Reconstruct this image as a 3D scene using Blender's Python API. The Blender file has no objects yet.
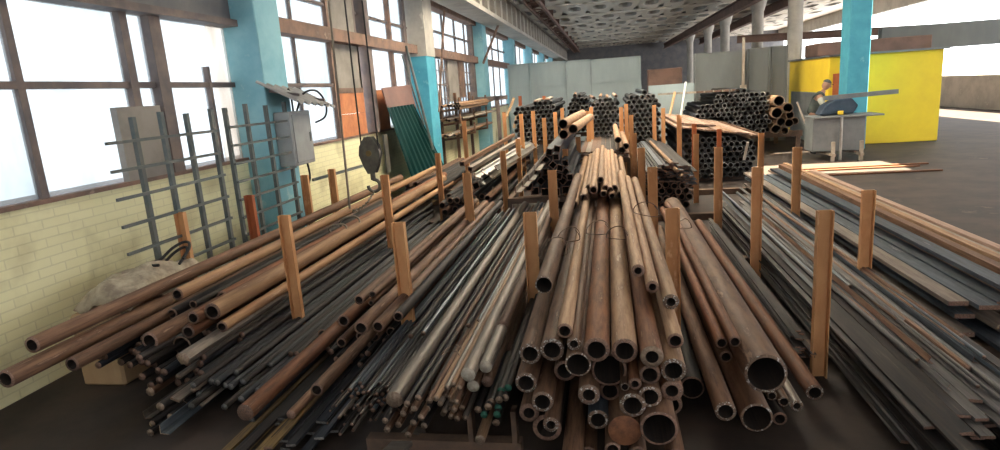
import bpy, bmesh, math, random
from mathutils import Vector, Matrix
random.seed(7)
R = math.radians
scn = bpy.context.scene
COL = scn.collection

# ------------------------------------------------------------------ camera
F = 620.0; VP = (606.0, 84.0); H = 2.1
d = Vector(((VP[0]-500)/F, (225-VP[1])/F, -1)).normalized()
u = Vector((-math.sin(R(1.8)), math.cos(R(1.8)), 0)); u = (u - d*u.dot(d)).normalized()
xx = d.cross(u)
BM = Matrix((xx, d, u))                       # world = BM @ cam
cd = bpy.data.cameras.new('camera'); cam = bpy.data.objects.new('camera', cd); COL.objects.link(cam)
cd.sensor_width = 36; cd.lens = 36*F/1000; cd.clip_end = 300
cam.matrix_world = Matrix.Translation((0, 0, H)) @ BM.to_4x4()
scn.camera = cam

def P(px, py, X=None, Y=None, Z=None):
    """a point of the hall at a known depth, wall plane or height"""
    r = BM @ Vector(((px-500)/F, (225-py)/F, -1))
    t = X/r.x if X is not None else (Y/r.y if Y is not None else (Z-H)/r.z)
    return Vector((0, 0, H)) + r*t

def depth(p):
    return -(BM.transposed() @ (p - Vector((0, 0, H)))).z

# --------------------------------------------------------------- materials
def mat(name, c1, c2=None, c3=None, rough=.7, metal=0, scale=6, stretch=(1, 1, 1), var=.0, bump=.0, world=False, lo=.4, hi=.62, c3lo=.62):
    m = bpy.data.materials.new(name); m.use_nodes = True
    nt = m.node_tree; N = nt.nodes; L = nt.links
    b = N['Principled BSDF']
    b.inputs['Roughness'].default_value = rough; b.inputs['Metallic'].default_value = metal
    b.inputs['Specular IOR Level'].default_value = .22 if not world else .4
    c2 = c2 or c1
    tc = N.new('ShaderNodeTexCoord')
    oi = N.new('ShaderNodeObjectInfo')
    mp = N.new('ShaderNodeMapping'); mp.inputs['Scale'].default_value = stretch
    if world:
        g = N.new('ShaderNodeNewGeometry'); L.new(g.outputs['Position'], mp.inputs['Vector'])
    else:
        L.new(tc.outputs['Object'], mp.inputs['Vector'])
        ml = N.new('ShaderNodeMath'); ml.operation = 'MULTIPLY'; ml.inputs[1].default_value = 50
        L.new(oi.outputs['Random'], ml.inputs[0]); L.new(ml.outputs[0], mp.inputs['Location'])
    n = N.new('ShaderNodeTexNoise'); n.inputs['Scale'].default_value = scale; n.inputs['Detail'].default_value = 8; n.inputs['Roughness'].default_value = .65
    L.new(mp.outputs[0], n.inputs['Vector'])
    cr = N.new('ShaderNodeValToRGB'); e = cr.color_ramp.elements
    e[0].position = lo; e[0].color = (*c1, 1); e[1].position = hi; e[1].color = (*c2, 1)
    if c3:
        x = e.new(c3lo+.06); x.color = (*c3, 1)
    L.new(n.outputs['Fac'], cr.inputs['Fac'])
    out = cr.outputs['Color']
    if var:
        hs = N.new('ShaderNodeHueSaturation')
        mr = N.new('ShaderNodeMapRange'); mr.inputs['To Min'].default_value = 1-var; mr.inputs['To Max'].default_value = 1+var
        L.new(oi.outputs['Random'], mr.inputs['Value']); L.new(mr.outputs[0], hs.inputs['Value'])
        L.new(out, hs.inputs['Color']); out = hs.outputs['Color']
    L.new(out, b.inputs['Base Color'])
    if bump:
        bp = N.new('ShaderNodeBump'); bp.inputs['Strength'].default_value = bump; bp.inputs['Distance'].default_value = .01
        L.new(n.outputs['Fac'], bp.inputs['Height']); L.new(bp.outputs[0], b.inputs['Normal'])
    return m

S = (.8, 6, .8)
M = {}
M['tan'] = mat('tan_pipe_scale', (.36, .225, .135), (.22, .13, .08), (.41, .29, .20), .65, .15, 2.2, S, .25, .15)
M['otan'] = mat('orange_tan_scale', (.40, .235, .125), (.27, .15, .085), (.44, .29, .19), .65, .1, 2.2, S, .22, .15)
M['brown'] = mat('brown_rust', (.18, .10, .062), (.09, .05, .034), (.25, .155, .105), .65, .15, 2.5, S, .3, .15)
M['red'] = mat('red_rust', (.23, .10, .052), (.12, .055, .034), (.31, .17, .10), .7, .1, 2.5, S, .25, .15)
M['grey'] = mat('grey_steel', (.22, .185, .155), (.13, .105, .09), (.28, .25, .22), .5, .15, 2.5, S, .25, .1)
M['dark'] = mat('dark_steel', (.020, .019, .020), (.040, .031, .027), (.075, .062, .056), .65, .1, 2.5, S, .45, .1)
M['bluegrey'] = mat('blue_grey_steel', (.10, .12, .14), (.05, .058, .07), (.19, .20, .22), .5, .3, 2.5, S, .3, .1)
M['pink'] = mat('pinkish_primer', (.38, .26, .20), (.24, .16, .12), (.45, .34, .27), .7, 0, 2.5, S, .2)
M['pale'] = mat('pale_bar', (.40, .35, .29), (.27, .22, .18), None, .6, .1, 2.5, S, .2)
M['silver'] = mat('galvanised', (.55, .55, .53), (.38, .37, .36), None, .35, .7, 3, S, .15)
M['yellow_bar'] = mat('ochre_bar', (.20, .13, .05), (.09, .06, .035), None, .6, .1, 3, S, .2)
M['green_end'] = mat('green_painted_end', (.015, .09, .06), (.04, .12, .09), None, .6)
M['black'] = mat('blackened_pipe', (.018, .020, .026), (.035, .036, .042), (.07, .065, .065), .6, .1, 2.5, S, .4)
M['cutdark'] = mat('dull_dark_end', (.17, .165, .16), (.07, .07, .07), None, .6, .1, 3, (1, 1, 1), .4)
M['ash'] = mat('ashen_steel', (.15, .14, .135), (.085, .08, .078), (.22, .205, .19), .6, .15, 2.5, S, .35)
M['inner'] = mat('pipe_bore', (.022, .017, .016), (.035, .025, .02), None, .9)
M['cut'] = mat('cut_end', (.26, .16, .12), (.12, .075, .06), (.50, .44, .40), .6, .2, 5, (1, 1, 1), .3)
M['cutpale'] = mat('chalked_cut_end', (.24, .16, .12), (.12, .08, .06), (.60, .57, .54), .6, .1, 4, (1, 1, 1), .2, lo=.38, hi=.54, c3lo=.55)
M['cutwhite'] = mat('white_painted_end', (.42, .38, .32), (.28, .24, .20), (.5, .47, .42), .6, 0, 1.2, (1, 1, 1), .15)
M['cutrod'] = mat('sawn_rod_end', (.32, .24, .18), (.18, .12, .09), (.45, .38, .31), .45, .3, 3, (1, 1, 1), .3)
M['post'] = mat('orange_rust_post', (.60, .325, .155), (.50, .245, .11), (.68, .40, .22), .7, 0, 7, (1, 1, .5), .13, .1)
M['postred'] = mat('red_rust_post', (.42, .13, .05), (.30, .09, .04), None, .7, 0, 7, (1, 1, .5), .1)
M['wire'] = mat('tie_wire', (.22, .14, .10), (.12, .09, .08), None, .6, .4)
M['floor'] = mat('workshop_floor', (.055, .038, .030), (.026, .020, .018), (.095, .065, .048), .75, 0, 1.3, (1, 1, 1), 0, .2, world=True)
M['sleeper'] = mat('rack_bearer', (.10, .07, .055), (.16, .10, .07), None, .8)
M['blue'] = mat('peeling_blue_paint', (.28, .53, .60), (.20, .44, .53), (.42, .60, .62), .75, 0, 1.8, (1, 1, 1), 0, .2, world=True)
M['cyan'] = mat('bright_blue_paint', (.08, .36, .47), (.055, .29, .40), (.18, .44, .52), .7, 0, 2, (1, 1, 1), 0, .2, world=True)
M['winframe'] = mat('dark_window_steel', (.12, .10, .10), (.20, .15, .13), None, .7, 0, 3, (1, 1, 1), 0, world=True)
M['winbrown'] = mat('brown_window_beam', (.25, .15, .11), (.15, .10, .08), (.34, .25, .2), .8, 0, 4, (1, 1, 1), 0, world=True)
M['greypanel'] = mat('grey_board', (.30, .27, .24), (.22, .20, .18), None, .8, 0, 2, (1, 1, 1), 0, world=True)
M['darkpanel'] = mat('dark_upper_panel', (.13, .13, .14), (.18, .17, .17), None, .8, 0, 2, (1, 1, 1), 0, world=True)
M['orange'] = mat('orange_board', (.55, .22, .10), (.42, .16, .08), None, .7, 0, 4, (1, 1, 1), 0)
M['purple'] = mat('brown_sheet', (.22, .13, .11), (.17, .10, .09), None, .5, 0, 2)
M['green'] = mat('dark_green_profiled_sheet', (.006, .038, .036), (.009, .05, .046), None, .35, .2, 2)
M['concrete'] = mat('grey_concrete', (.50, .47, .42), (.38, .355, .32), (.58, .55, .49), .9, 0, 1.4, (1, 1, 1), 0, .3, world=True)
M['ceil'] = mat('whitewashed_slab', (.86, .80, .71), (.78, .71, .62), (.90, .85, .78), .9, 0, .8, (1, 1, 1), 0, world=True)
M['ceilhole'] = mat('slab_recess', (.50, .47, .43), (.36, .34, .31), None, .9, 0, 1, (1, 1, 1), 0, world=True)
M['partition'] = mat('grey_sheet_partition', (.33, .39, .41), (.27, .325, .345), (.39, .44, .45), .6, .1, .8, (1, 1, .25), 0, world=True)
M['partition2'] = mat('grey_steel_partition', (.15, .16, .16), (.115, .125, .125), None, .6, .1, .8, (1, 1, .4), 0, world=True)
M['beamred'] = mat('red_brown_girder', (.21, .125, .10), (.14, .09, .075), None, .8, 0, 2, (1, 1, 1), 0, world=True)
M['yellow'] = mat('yellow_booth_paint', (.88, .64, .05), (.80, .56, .05), None, .6, 0, 1, (1, 1, 1), 0)
M['doorred'] = mat('orange_red_door', (.50, .15, .06), (.42, .12, .05), None, .6)
M['cabinet'] = mat('grey_enamel', (.19, .20, .205), (.15, .16, .165), None, .5, .1, 3)
M['cabinet_sunlit'] = mat('sunlit_grey_enamel', (.36, .37, .37), (.30, .31, .31), None, .5, .1, 3)  # electrical cabinet's enamel, lightened in colour to look sunlit
M['darkblue'] = mat('dark_blue_hood', (.03, .05, .08), (.05, .07, .10), None, .5)
M['lattice'] = mat('grey_green_lattice', (.10, .12, .12), (.16, .16, .15), (.2, .17, .14), .6, .2, 5, (1, 1, 1), .1)
M['slate'] = mat('corrugated_slate', (.36, .35, .34), (.27, .26, .26), None, .8, 0, 4)
M['cloth'] = mat('dirty_rag', (.45, .38, .28), (.25, .2, .15), None, .95, 0, 8, (1, 1, 1), 0, .4)
M['rubber'] = mat('black_hose', (.02, .02, .02), None, None, .6)
M['rope'] = mat('grey_rope', (.28, .24, .19), (.18, .15, .12), None, .9)
M['hook'] = mat('greasy_steel', (.16, .15, .12), (.10, .09, .08), (.34, .30, .10), .5, .4, 6)
M['skin'] = mat('skin', (.36, .20, .14), None, None, .6)
M['jacket'] = mat('work_jacket', (.05, .06, .06), (.08, .09, .08), None, .9, 0, 5)
M['shirt'] = mat('light_sleeve', (.42, .43, .38), (.35, .36, .32), None, .9, 0, 5)
M['wood'] = mat('pale_timber', (.50, .34, .2), (.42, .27, .15), None, .8, 0, 3, (1, 1, .3), .1)

# brick wall in yellow paint
def brick_mat():
    m = bpy.data.materials.new('yellow_painted_brick'); m.use_nodes = True
    nt = m.node_tree; N = nt.nodes; L = nt.links; b = N['Principled BSDF']; b.inputs['Roughness'].default_value = .8
    g = N.new('ShaderNodeNewGeometry'); sp = N.new('ShaderNodeSeparateXYZ'); cb = N.new('ShaderNodeCombineXYZ')
    L.new(g.outputs['Position'], sp.inputs[0]); L.new(sp.outputs['Y'], cb.inputs['X']); L.new(sp.outputs['Z'], cb.inputs['Y'])
    br = N.new('ShaderNodeTexBrick'); br.inputs['Scale'].default_value = 1
    br.inputs['Brick Width'].default_value = .26; br.inputs['Row Height'].default_value = .078; br.inputs['Mortar Size'].default_value = .006
    br.inputs['Color1'].default_value = (.82, .78, .50, 1); br.inputs['Color2'].default_value = (.79, .75, .47, 1); br.inputs['Mortar'].default_value = (.70, .66, .42, 1)
    L.new(cb.outputs[0], br.inputs['Vector'])
    n = N.new('ShaderNodeTexNoise'); n.inputs['Scale'].default_value = 1.3; n.inputs['Detail'].default_value = 7
    L.new(g.outputs['Position'], n.inputs['Vector'])
    cr = N.new('ShaderNodeValToRGB'); cr.color_ramp.elements[0].position = .5; cr.color_ramp.elements[0].color = (1, 1, 1, 1)
    cr.color_ramp.elements[1].position = .75; cr.color_ramp.elements[1].color = (.5, .45, .35, 1)
    L.new(n.outputs['Fac'], cr.inputs['Fac'])
    mx = N.new('ShaderNodeMix'); mx.data_type = 'RGBA'; mx.blend_type = 'MULTIPLY'; mx.inputs[0].default_value = 1
    L.new(br.outputs['Color'], mx.inputs[6]); L.new(cr.outputs[0], mx.inputs[7]); L.new(mx.outputs[2], b.inputs['Base Color'])
    bp = N.new('ShaderNodeBump'); bp.inputs['Strength'].default_value = .4; bp.inputs['Distance'].default_value = .006
    L.new(br.outputs['Fac'], bp.inputs['Height']); bp.invert = True; L.new(bp.outputs[0], b.inputs['Normal'])
    return m
M['brick'] = brick_mat()

def glass_mat(name, tint, clear, dirt):
    m = bpy.data.materials.new(name); m.use_nodes = True
    nt = m.node_tree; N = nt.nodes; L = nt.links
    N.remove(N['Principled BSDF']); o = N['Material Output']
    tr = N.new('ShaderNodeBsdfTransparent'); tl = N.new('ShaderNodeBsdfTranslucent'); mx = N.new('ShaderNodeMixShader')
    g = N.new('ShaderNodeNewGeometry'); mp = N.new('ShaderNodeMapping'); mp.inputs['Scale'].default_value = (1, 1.5, .5)
    n = N.new('ShaderNodeTexNoise'); n.inputs['Scale'].default_value = 1.2; n.inputs['Detail'].default_value = 6
    L.new(g.outputs['Position'], mp.inputs[0]); L.new(mp.outputs[0], n.inputs['Vector'])
    cr = N.new('ShaderNodeValToRGB'); cr.color_ramp.elements[0].position = .4; cr.color_ramp.elements[0].color = (*tint, 1)
    cr.color_ramp.elements[1].position = .75; cr.color_ramp.elements[1].color = (*dirt, 1)
    L.new(n.outputs['Fac'], cr.inputs['Fac']); L.new(cr.outputs[0], tr.inputs['Color']); L.new(cr.outputs[0], tl.inputs['Color'])
    mx.inputs[0].default_value = clear
    L.new(tl.outputs[0], mx.inputs[1]); L.new(tr.outputs[0], mx.inputs[2]); L.new(mx.outputs[0], o.inputs['Surface'])
    return m
M['pane'] = glass_mat('milky_pane', (.54, .565, .58), .8, (.40, .43, .44))
M['pane_dirty'] = glass_mat('stained_pane', (.52, .51, .49), .75, (.36, .32, .28))

M['added_rooflight'] = glass_mat('added_rooflight_glass', (.78, .78, .78), .0, (.7, .7, .68))
# ----------------------------------------------------------------- helpers
def finish(name, bm, mats, parent=None, smooth=None, bevel=0):
    if bevel:
        bmesh.ops.bevel(bm, geom=bm.edges[:], offset=bevel, segments=1, affect='EDGES', profile=.5)
    me = bpy.data.meshes.new(name); bm.to_mesh(me); bm.free()
    for m in (mats if isinstance(mats, (list, tuple)) else [mats]): me.materials.append(m)
    if smooth:
        for p in me.polygons: p.use_smooth = True
        me.set_sharp_from_angle(angle=R(smooth))
    o = bpy.data.objects.new(name, me); COL.objects.link(o)
    if parent: o.parent = parent
    return o

def box(bm, x0, x1, y0, y1, z0, z1, mi=0, rot=None):
    vs = [bm.verts.new((x, y, z)) for x in (x0, x1) for y in (y0, y1) for z in (z0, z1)]
    fs = [(0, 1, 3, 2), (4, 6, 7, 5), (0, 4, 5, 1), (2, 3, 7, 6), (0, 2, 6, 4), (1, 5, 7, 3)]
    for f in fs:
        q = bm.faces.new([vs[i] for i in f]); q.material_index = mi
    if rot: bmesh.ops.transform(bm, matrix=rot, verts=vs)
    return vs

def bar(bm, a, b, w, h, mi=0):
    """rectangular bar from a to b"""
    a = Vector(a); b = Vector(b); dd = b-a; L = dd.length
    q = dd.to_track_quat('Y', 'Z').to_matrix().to_4x4()
    return box(bm, -w/2, w/2, 0, L, -h/2, h/2, mi, Matrix.Translation(a) @ q)

def rod(bm, a, b, r, n=10, r2=None, mi=0):
    a = Vector(a); b = Vector(b); dd = b-a
    q = dd.to_track_quat('Z', 'Y').to_matrix().to_4x4()
    g = bmesh.ops.create_cone(bm, cap_ends=True, segments=n, radius1=r, radius2=r if r2 is None else r2, depth=dd.length,
                              matrix=Matrix.Translation((a+b)/2) @ q)
    return g['verts']

def tube_path(name, pts, r, m, parent=None, cyclic=False, sub=4, n=7):
    """a swept round tube through smoothed points, as a mesh"""
    q = [Vector(p) for p in pts]; c = []
    for i in range(len(q)-1):
        a, b, c1, d1 = q[max(i-1, 0)], q[i], q[i+1], q[min(i+2, len(q)-1)]
        for k in range(sub):
            t = k/sub
            c.append(.5*((2*b)+(c1-a)*t+(2*a-5*b+4*c1-d1)*t*t+(3*b-a-3*c1+d1)*t*t*t))
    c.append(q[-1]); bm = bmesh.new(); rings = []
    up = Vector((.31, .17, .93)).normalized()
    for i, p in enumerate(c):
        tg = (c[min(i+1, len(c)-1)]-c[max(i-1, 0)]).normalized()
        s1 = tg.cross(up)
        if s1.length < .1: s1 = tg.cross(Vector((1, 0, 0)))
        s1.normalize(); s2 = tg.cross(s1)
        rings.append([bm.verts.new(p+r*(math.cos(2*math.pi*k/n)*s1+math.sin(2*math.pi*k/n)*s2)) for k in range(n)])
    for a, b in zip(rings, rings[1:]):
        for k in range(n): bm.faces.new((a[k], a[(k+1) % n], b[(k+1) % n], b[k]))
    bm.faces.new(rings[0]); bm.faces.new(list(reversed(rings[-1])))
    bmesh.ops.recalc_face_normals(bm, faces=bm.faces[:])
    return finish(name, bm, m, parent=parent, smooth=60)

def tag(o, label=None, cat=None, group=None, kind=None):
    if label: o['label'] = label
    if cat: o['category'] = cat
    if group: o['group'] = group
    if kind: o['kind'] = kind
    return o

def empty(name, loc=(0, 0, 0), rz=0):
    o = bpy.data.objects.new(name, None); COL.objects.link(o); o.location = loc; o.rotation_euler = (0, 0, rz); o.empty_display_size = .1
    return o

def struct(name, bm, mats, **k):
    return tag(finish(name, bm, mats, **k), kind='structure')

# unit stock (near end at y=0, length 1, outer radius 1)
_cache = {}
def stock(shape, body, cut):
    key = (shape, body, cut)
    if key in _cache: return _cache[key]
    bm = bmesh.new()
    if shape.startswith('tube'):
        wall = {'tube': .70, 'tube_thin': .86, 'tube_thick': .56}[shape]; n = 24
        rings = []
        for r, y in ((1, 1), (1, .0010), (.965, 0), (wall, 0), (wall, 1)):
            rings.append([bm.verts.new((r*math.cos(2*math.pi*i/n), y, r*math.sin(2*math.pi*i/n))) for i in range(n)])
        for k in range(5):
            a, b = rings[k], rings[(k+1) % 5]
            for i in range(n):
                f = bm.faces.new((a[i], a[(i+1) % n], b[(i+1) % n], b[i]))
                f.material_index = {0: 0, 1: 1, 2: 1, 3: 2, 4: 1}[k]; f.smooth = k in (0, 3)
    elif shape in ('rod', 'hex', 'small_rod'):
        n = {'rod': 20, 'hex': 6, 'small_rod': 8}[shape]
        rings = []
        for r, y in ((1, 1), (1, .0008), (.95, 0)):
            rings.append([bm.verts.new((r*math.cos(2*math.pi*i/n), y, r*math.sin(2*math.pi*i/n))) for i in range(n)])
        for k in range(2):
            a, b = rings[k], rings[k+1]
            for i in range(n):
                f = bm.faces.new((a[i], a[(i+1) % n], b[(i+1) % n], b[i])); f.material_index = k; f.smooth = k == 0 and n > 6
        bm.faces.new(list(reversed(rings[0]))).material_index = 1
        bm.faces.new(rings[2]).material_index = 1
    else:
        if shape == 'square':
            o, i = 1, .8
            prof = [[(-o, -o), (o, -o), (o, o), (-o, o)], [(-i, -i), (i, -i), (i, i), (-i, i)]]
            V = [[[bm.verts.new((x, y, z)) for x, z in p] for y in (0, 1)] for p in prof]
            for k in range(4):
                j = (k+1) % 4
                bm.faces.new((V[0][0][k], V[0][0][j], V[0][1][j], V[0][1][k]))
                bm.faces.new((V[1][0][j], V[1][0][k], V[1][1][k], V[1][1][j])).material_index = 2
                for e in (0, 1): bm.faces.new((V[0][e][j], V[0][e][k], V[1][e][k], V[1][e][j])).material_index = 1
        else:
            prof = {'angle': [(-1, -1), (1, -1), (1, -.8), (-.8, -.8), (-.8, 1), (-1, 1)],
                    'flat': [(-1, -.25), (1, -.25), (1, .25), (-1, .25)],
                    'channel': [(-1, -.5), (1, -.5), (1, .5), (.82, .5), (.82, -.3), (-.82, -.3), (-.82, .5), (-1, .5)]}[shape]
            a = [bm.verts.new((x, 0, z)) for x, z in prof]; b = [bm.verts.new((x, 1, z)) for x, z in prof]
            n = len(prof)
            for i in range(n): bm.faces.new((a[i], a[(i+1) % n], b[(i+1) % n], b[i]))
            bm.faces.new(list(reversed(a))).material_index = 1; bm.faces.new(b).material_index = 1
    bmesh.ops.recalc_face_normals(bm, faces=bm.faces[:])
    me = bpy.data.meshes.new(shape); 
    bm.to_mesh(me); bm.free()
    me.set_sharp_from_angle(angle=R(35))
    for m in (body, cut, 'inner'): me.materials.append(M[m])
    _cache[key] = me
    return me

def bar_at(name, shape, body, cut, p, r, L, label, cat, group=None, yaw=0, pitch=0, roll=0):
    o = bpy.data.objects.new(name, stock(shape, body, cut)); COL.objects.link(o)
    o.location = p; o.scale = (r, L, r); o.rotation_mode = 'ZXY'
    o.rotation_euler = (R(pitch), R(roll), R(yaw))
    tag(o, label, cat, group)
    return o

def by_px(name, shape, body, cut, px, py, Y, rpx, Yend, label, cat, group=None, yaw=0, pitch=0, roll=0):
    p = P(px, py, Y=Y); r = rpx*depth(p)/F
    return bar_at(name, shape, body, cut, p, r, Yend-Y, label, cat, group, yaw, pitch, roll)

# ================================================================= SETTING
WX = -4.6
bm = bmesh.new(); box(bm, -5.2, 16, -5, 63, -.2, 0); struct('floor', bm, M['floor'])
# left wall: painted brick apron, piers, head
bm = bmesh.new(); box(bm, WX-.35, WX, -5, 62, 0, 1.45); struct('wall_left', bm, M['brick'])
bm = bmesh.new(); box(bm, WX-.40, WX+.03, -5, 62, 1.451, 1.49)
struct('trim_1', bm, M['winbrown'])
bm = bmesh.new(); box(bm, WX-.35, WX, -5, 62, 6.4, 7.2); struct('wall_left_upper', bm, M['concrete'])
piers = [(-7.4+7.37, 0), (7.37, 0), (14.86, 1), (22.2, 1), (29.6, 1), (37, 1), (44.4, 1), (51.8, 1)]
for y, k in piers:
    bm = bmesh.new(); box(bm, WX-.1, WX+.39, y, y+.6 if k == 0 else y+.75, 0, 7.2, 0)
    struct('pillar', bm, M['cyan' if y > 10 and y < 20 else 'blue'], bevel=.012)
# second pier has rough bare top
bm = bmesh.new(); box(bm, WX-.05, WX+.405, 14.845, 15.625, 3.05, 4.7); struct('trim_2', bm, M['concrete'])

# windows by bay: everything at its own place on the wall plane
WG = WX+.14
def window(n, y0, y1, verts, horiz, panes, boards=()):
    t = tag(empty('window_%d' % n, (WG-.2, (y0+y1)/2, 1.49)), kind='structure')
    off = Vector(t.location)
    def fin(name, bm, m):
        bmesh.ops.translate(bm, verts=bm.verts[:], vec=-off)
        return finish(name, bm, m, parent=t)
    for (y, w, z0, z1, dx, m) in verts:
        b = bmesh.new(); box(b, WG-.22, WG-.16+dx, y-w/2, y+w/2, z0, z1); fin('mullion', b, M[m])
    for (z, h, a, c, dx, m) in horiz:
        b = bmesh.new(); box(b, WG-.24, WG-.15+dx, a, c, z-h/2, z+h/2); fin('transom', b, M[m])
    for (a, c, z0, z1, m) in panes:
        b = bmesh.new(); box(b, WG-.20, WG-.194, a, c, z0, z1); fin('pane', b, M[m])
    for (a, c, z0, z1, dx, m) in boards:
        b = bmesh.new(); box(b, WG-.19, WG-.17+dx, a, c, z0, z1); fin('board', b, M[m])
T = 6.4
window(1, .57, 7.37,
       [(1.6, .07, 1.49, T, 0, 'winframe'), (3.0, .07, 1.49, T, 0, 'winframe'), (4.4, .07, 1.49, T, 0, 'winframe'), (6.02, .17, 1.49, T, .06, 'winframe'), (5.62, .10, 1.49, 3.1, .03, 'winframe'), (6.86, .045, 1.49, 2.62, .02, 'winframe')],
       [(3.14, .08, .57, 7.37, .16, 'winframe'), (2.41, .06, .57, 7.37, 0, 'winframe'), (4.55, .16, .57, 7.37, .1, 'winbrown')],
       [(.57, 5.9, 1.49, T, 'pane'), (5.9, 7.0, 1.49, 3.3, 'pane'), (7.0, 7.37, 1.49, 3.3, 'pane_dirty')],
       [(.6, 7.36, 3.18, 4.8, .10, 'darkpanel'), (5.3, 5.9, 1.49, 2.2, .05, 'greypanel')])
window(2, 7.97, 14.86,
       [(9.12, .05, 1.49, T, 0, 'winframe'), (10.36, .09, 1.49, T, .03, 'winbrown'), (11.55, .08, 1.49, T, .02, 'winframe'), (11.85, .28, 1.49, T, .14, 'winframe'), (12.25, .08, 1.49, 3.2, .02, 'winbrown'),
        (13.5, .10, 1.49, T, .05, 'winbrown'), (14.6, .2, 1.49, T, .03, 'winframe'), (8.5, .06, 3.2, T, 0, 'winframe')],
       [(3.21, .2, 7.97, 14.86, .2, 'winbrown'), (2.40, .06, 7.97, 10.4, 0, 'winframe'), (3.72, .05, 7.97, 14.86, 0, 'winframe'), (4.55, .2, 7.97, 14.86, .1, 'winbrown'), (2.30, .09, 10.4, 11.55, .04, 'winbrown')],
       [(7.97, 10.4, 1.49, T, 'pane'), (11.9, 14.86, 1.49, T, 'pane'), (10.4, 11.9, 3.2, T, 'pane')],
       [(10.40, 11.6, 2.28, 3.2, .03, 'greypanel'), (10.42, 11.5, 3.25, 5.0, .03, 'greypanel'), (10.40, 11.55, 1.89, 2.28, .05, 'orange'), (10.40, 11.55, 1.49, 1.885, .05, 'orange'), (12.0, 12.9, 1.49, 2.3, .05, 'orange')])
window(3, 15.61, 22.2,
       [(y, .07, 1.49, T, 0, 'winframe') for y in (17.1, 18.3, 19.8, 21.2)] + [(21.95, .35, 1.49, T, .1, 'winframe')] + [(16.0+.4*i, .015, 1.49, 3.1, 0, 'winframe') for i in range(15)],
       [(3.23, .22, 15.61, 22.2, .2, 'winbrown'), (4.5, .22, 15.61, 22.2, .2, 'winbrown'), (3.85, .05, 15.61, 22.2, 0, 'winframe'), (2.4, .04, 15.61, 22.2, 0, 'winframe'), (2.8, .015, 15.61, 22.2, 0, 'winframe'), (2.0, .015, 15.61, 22.2, 0, 'winframe')],
       [(15.61, 22.2, 1.49, T, 'pane')],
       [(18.4, 19.6, 1.9, 3.12, .05, 'greypanel'), (19.9, 20.5, 2.0, 3.12, .05, 'winbrown')])
window(4, 22.95, 29.6,
       [(y, .07, 1.49, T, 0, 'winframe') for y in (24, 25.2, 26.4, 28)],
       [(3.23, .22, 22.95, 29.6, .2, 'winbrown'), (4.5, .22, 22.95, 29.6, .2, 'winbrown'), (3.85, .05, 22.95, 29.6, 0, 'winframe')],
       [(22.95, 29.6, 1.49, T, 'pane')], [(23.0, 24.0, 2.2, 3.12, .05, 'winbrown')])
for n, y0 in ((5, 30.35), (6, 37.75), (7, 45.15)):
    window(n, y0, y0+6.6, [(y0+1.6*i, .07, 1.49, T, 0, 'winframe') for i in range(1, 4)],
           [(3.23, .22, y0, y0+6.6, .1, 'winbrown'), (4.5, .22, y0, y0+6.6, .1, 'winbrown')], [(y0, y0+6.6, 1.49, T, 'pane')])
bm = bmesh.new(); box(bm, WX-.35, WX, -5, -.03, 1.49, 6.4); box(bm, WX-.35, WX, 52.5, 62, 1.49, 6.4); struct('wall_left_infill', bm, M['concrete'])

# far wall, right wall with open strips, the nearer one added to light the hall, wall behind the viewpoint
bm = bmesh.new(); box(bm, -5, 16, 62, 62.4, 0, 7.2); struct('wall_back', bm, M['darkpanel'])
RX = 15.5
STRIP_GAP = (13.2, 17.0, 4.3)
bm = bmesh.new()
box(bm, RX, RX+.3, -5, STRIP_GAP[0], 0, 1.4); box(bm, RX, RX+.3, -5, STRIP_GAP[0], 5.0, 7.2); box(bm, RX, RX+.3, STRIP_GAP[0], STRIP_GAP[1], 0, 7.2); box(bm, RX, RX+.3, STRIP_GAP[1], 62, 0, 1.4); box(bm, RX, RX+.3, STRIP_GAP[1], 62, 5.0, 7.2)
struct('wall_right', bm, M['concrete'])
bm = bmesh.new(); box(bm, -5, 16, -5.3, -5, 0, 3.4); box(bm, -5, 16, -5.3, -5, 5.0, 7.2); box(bm, -5, -4, -5.3, -5, 3.4, 5.0); box(bm, 6, 16, -5.3, -5, 3.4, 5.0); struct('wall_front', bm, M['concrete'])

# ceiling of ribbed slabs with oval recesses beyond Y=24, and plain slabs with rooflight openings nearer, unseen and added to let in light
bm = bmesh.new()
CW, CL, CZ = 1.16, 4.3, 5.6
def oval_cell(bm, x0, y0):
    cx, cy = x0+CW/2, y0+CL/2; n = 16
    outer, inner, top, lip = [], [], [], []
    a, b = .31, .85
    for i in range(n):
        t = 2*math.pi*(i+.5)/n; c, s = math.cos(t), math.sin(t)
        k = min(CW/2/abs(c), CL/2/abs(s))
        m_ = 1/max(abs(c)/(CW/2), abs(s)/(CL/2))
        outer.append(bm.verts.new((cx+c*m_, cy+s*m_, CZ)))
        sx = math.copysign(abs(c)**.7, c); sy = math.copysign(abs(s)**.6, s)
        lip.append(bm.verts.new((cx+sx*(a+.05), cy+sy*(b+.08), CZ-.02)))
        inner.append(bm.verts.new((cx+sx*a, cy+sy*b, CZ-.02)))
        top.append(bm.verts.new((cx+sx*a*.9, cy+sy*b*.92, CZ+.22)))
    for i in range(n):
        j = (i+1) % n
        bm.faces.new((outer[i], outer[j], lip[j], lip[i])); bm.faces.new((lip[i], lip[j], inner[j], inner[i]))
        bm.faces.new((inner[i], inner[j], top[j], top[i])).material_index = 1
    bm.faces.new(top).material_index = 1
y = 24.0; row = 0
while y < 62:
    x = -5.0 - (row % 2)*.4
    while x < 12.5:
        oval_cell(bm, x, y); x += CW
    y += CL; row += 1
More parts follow.
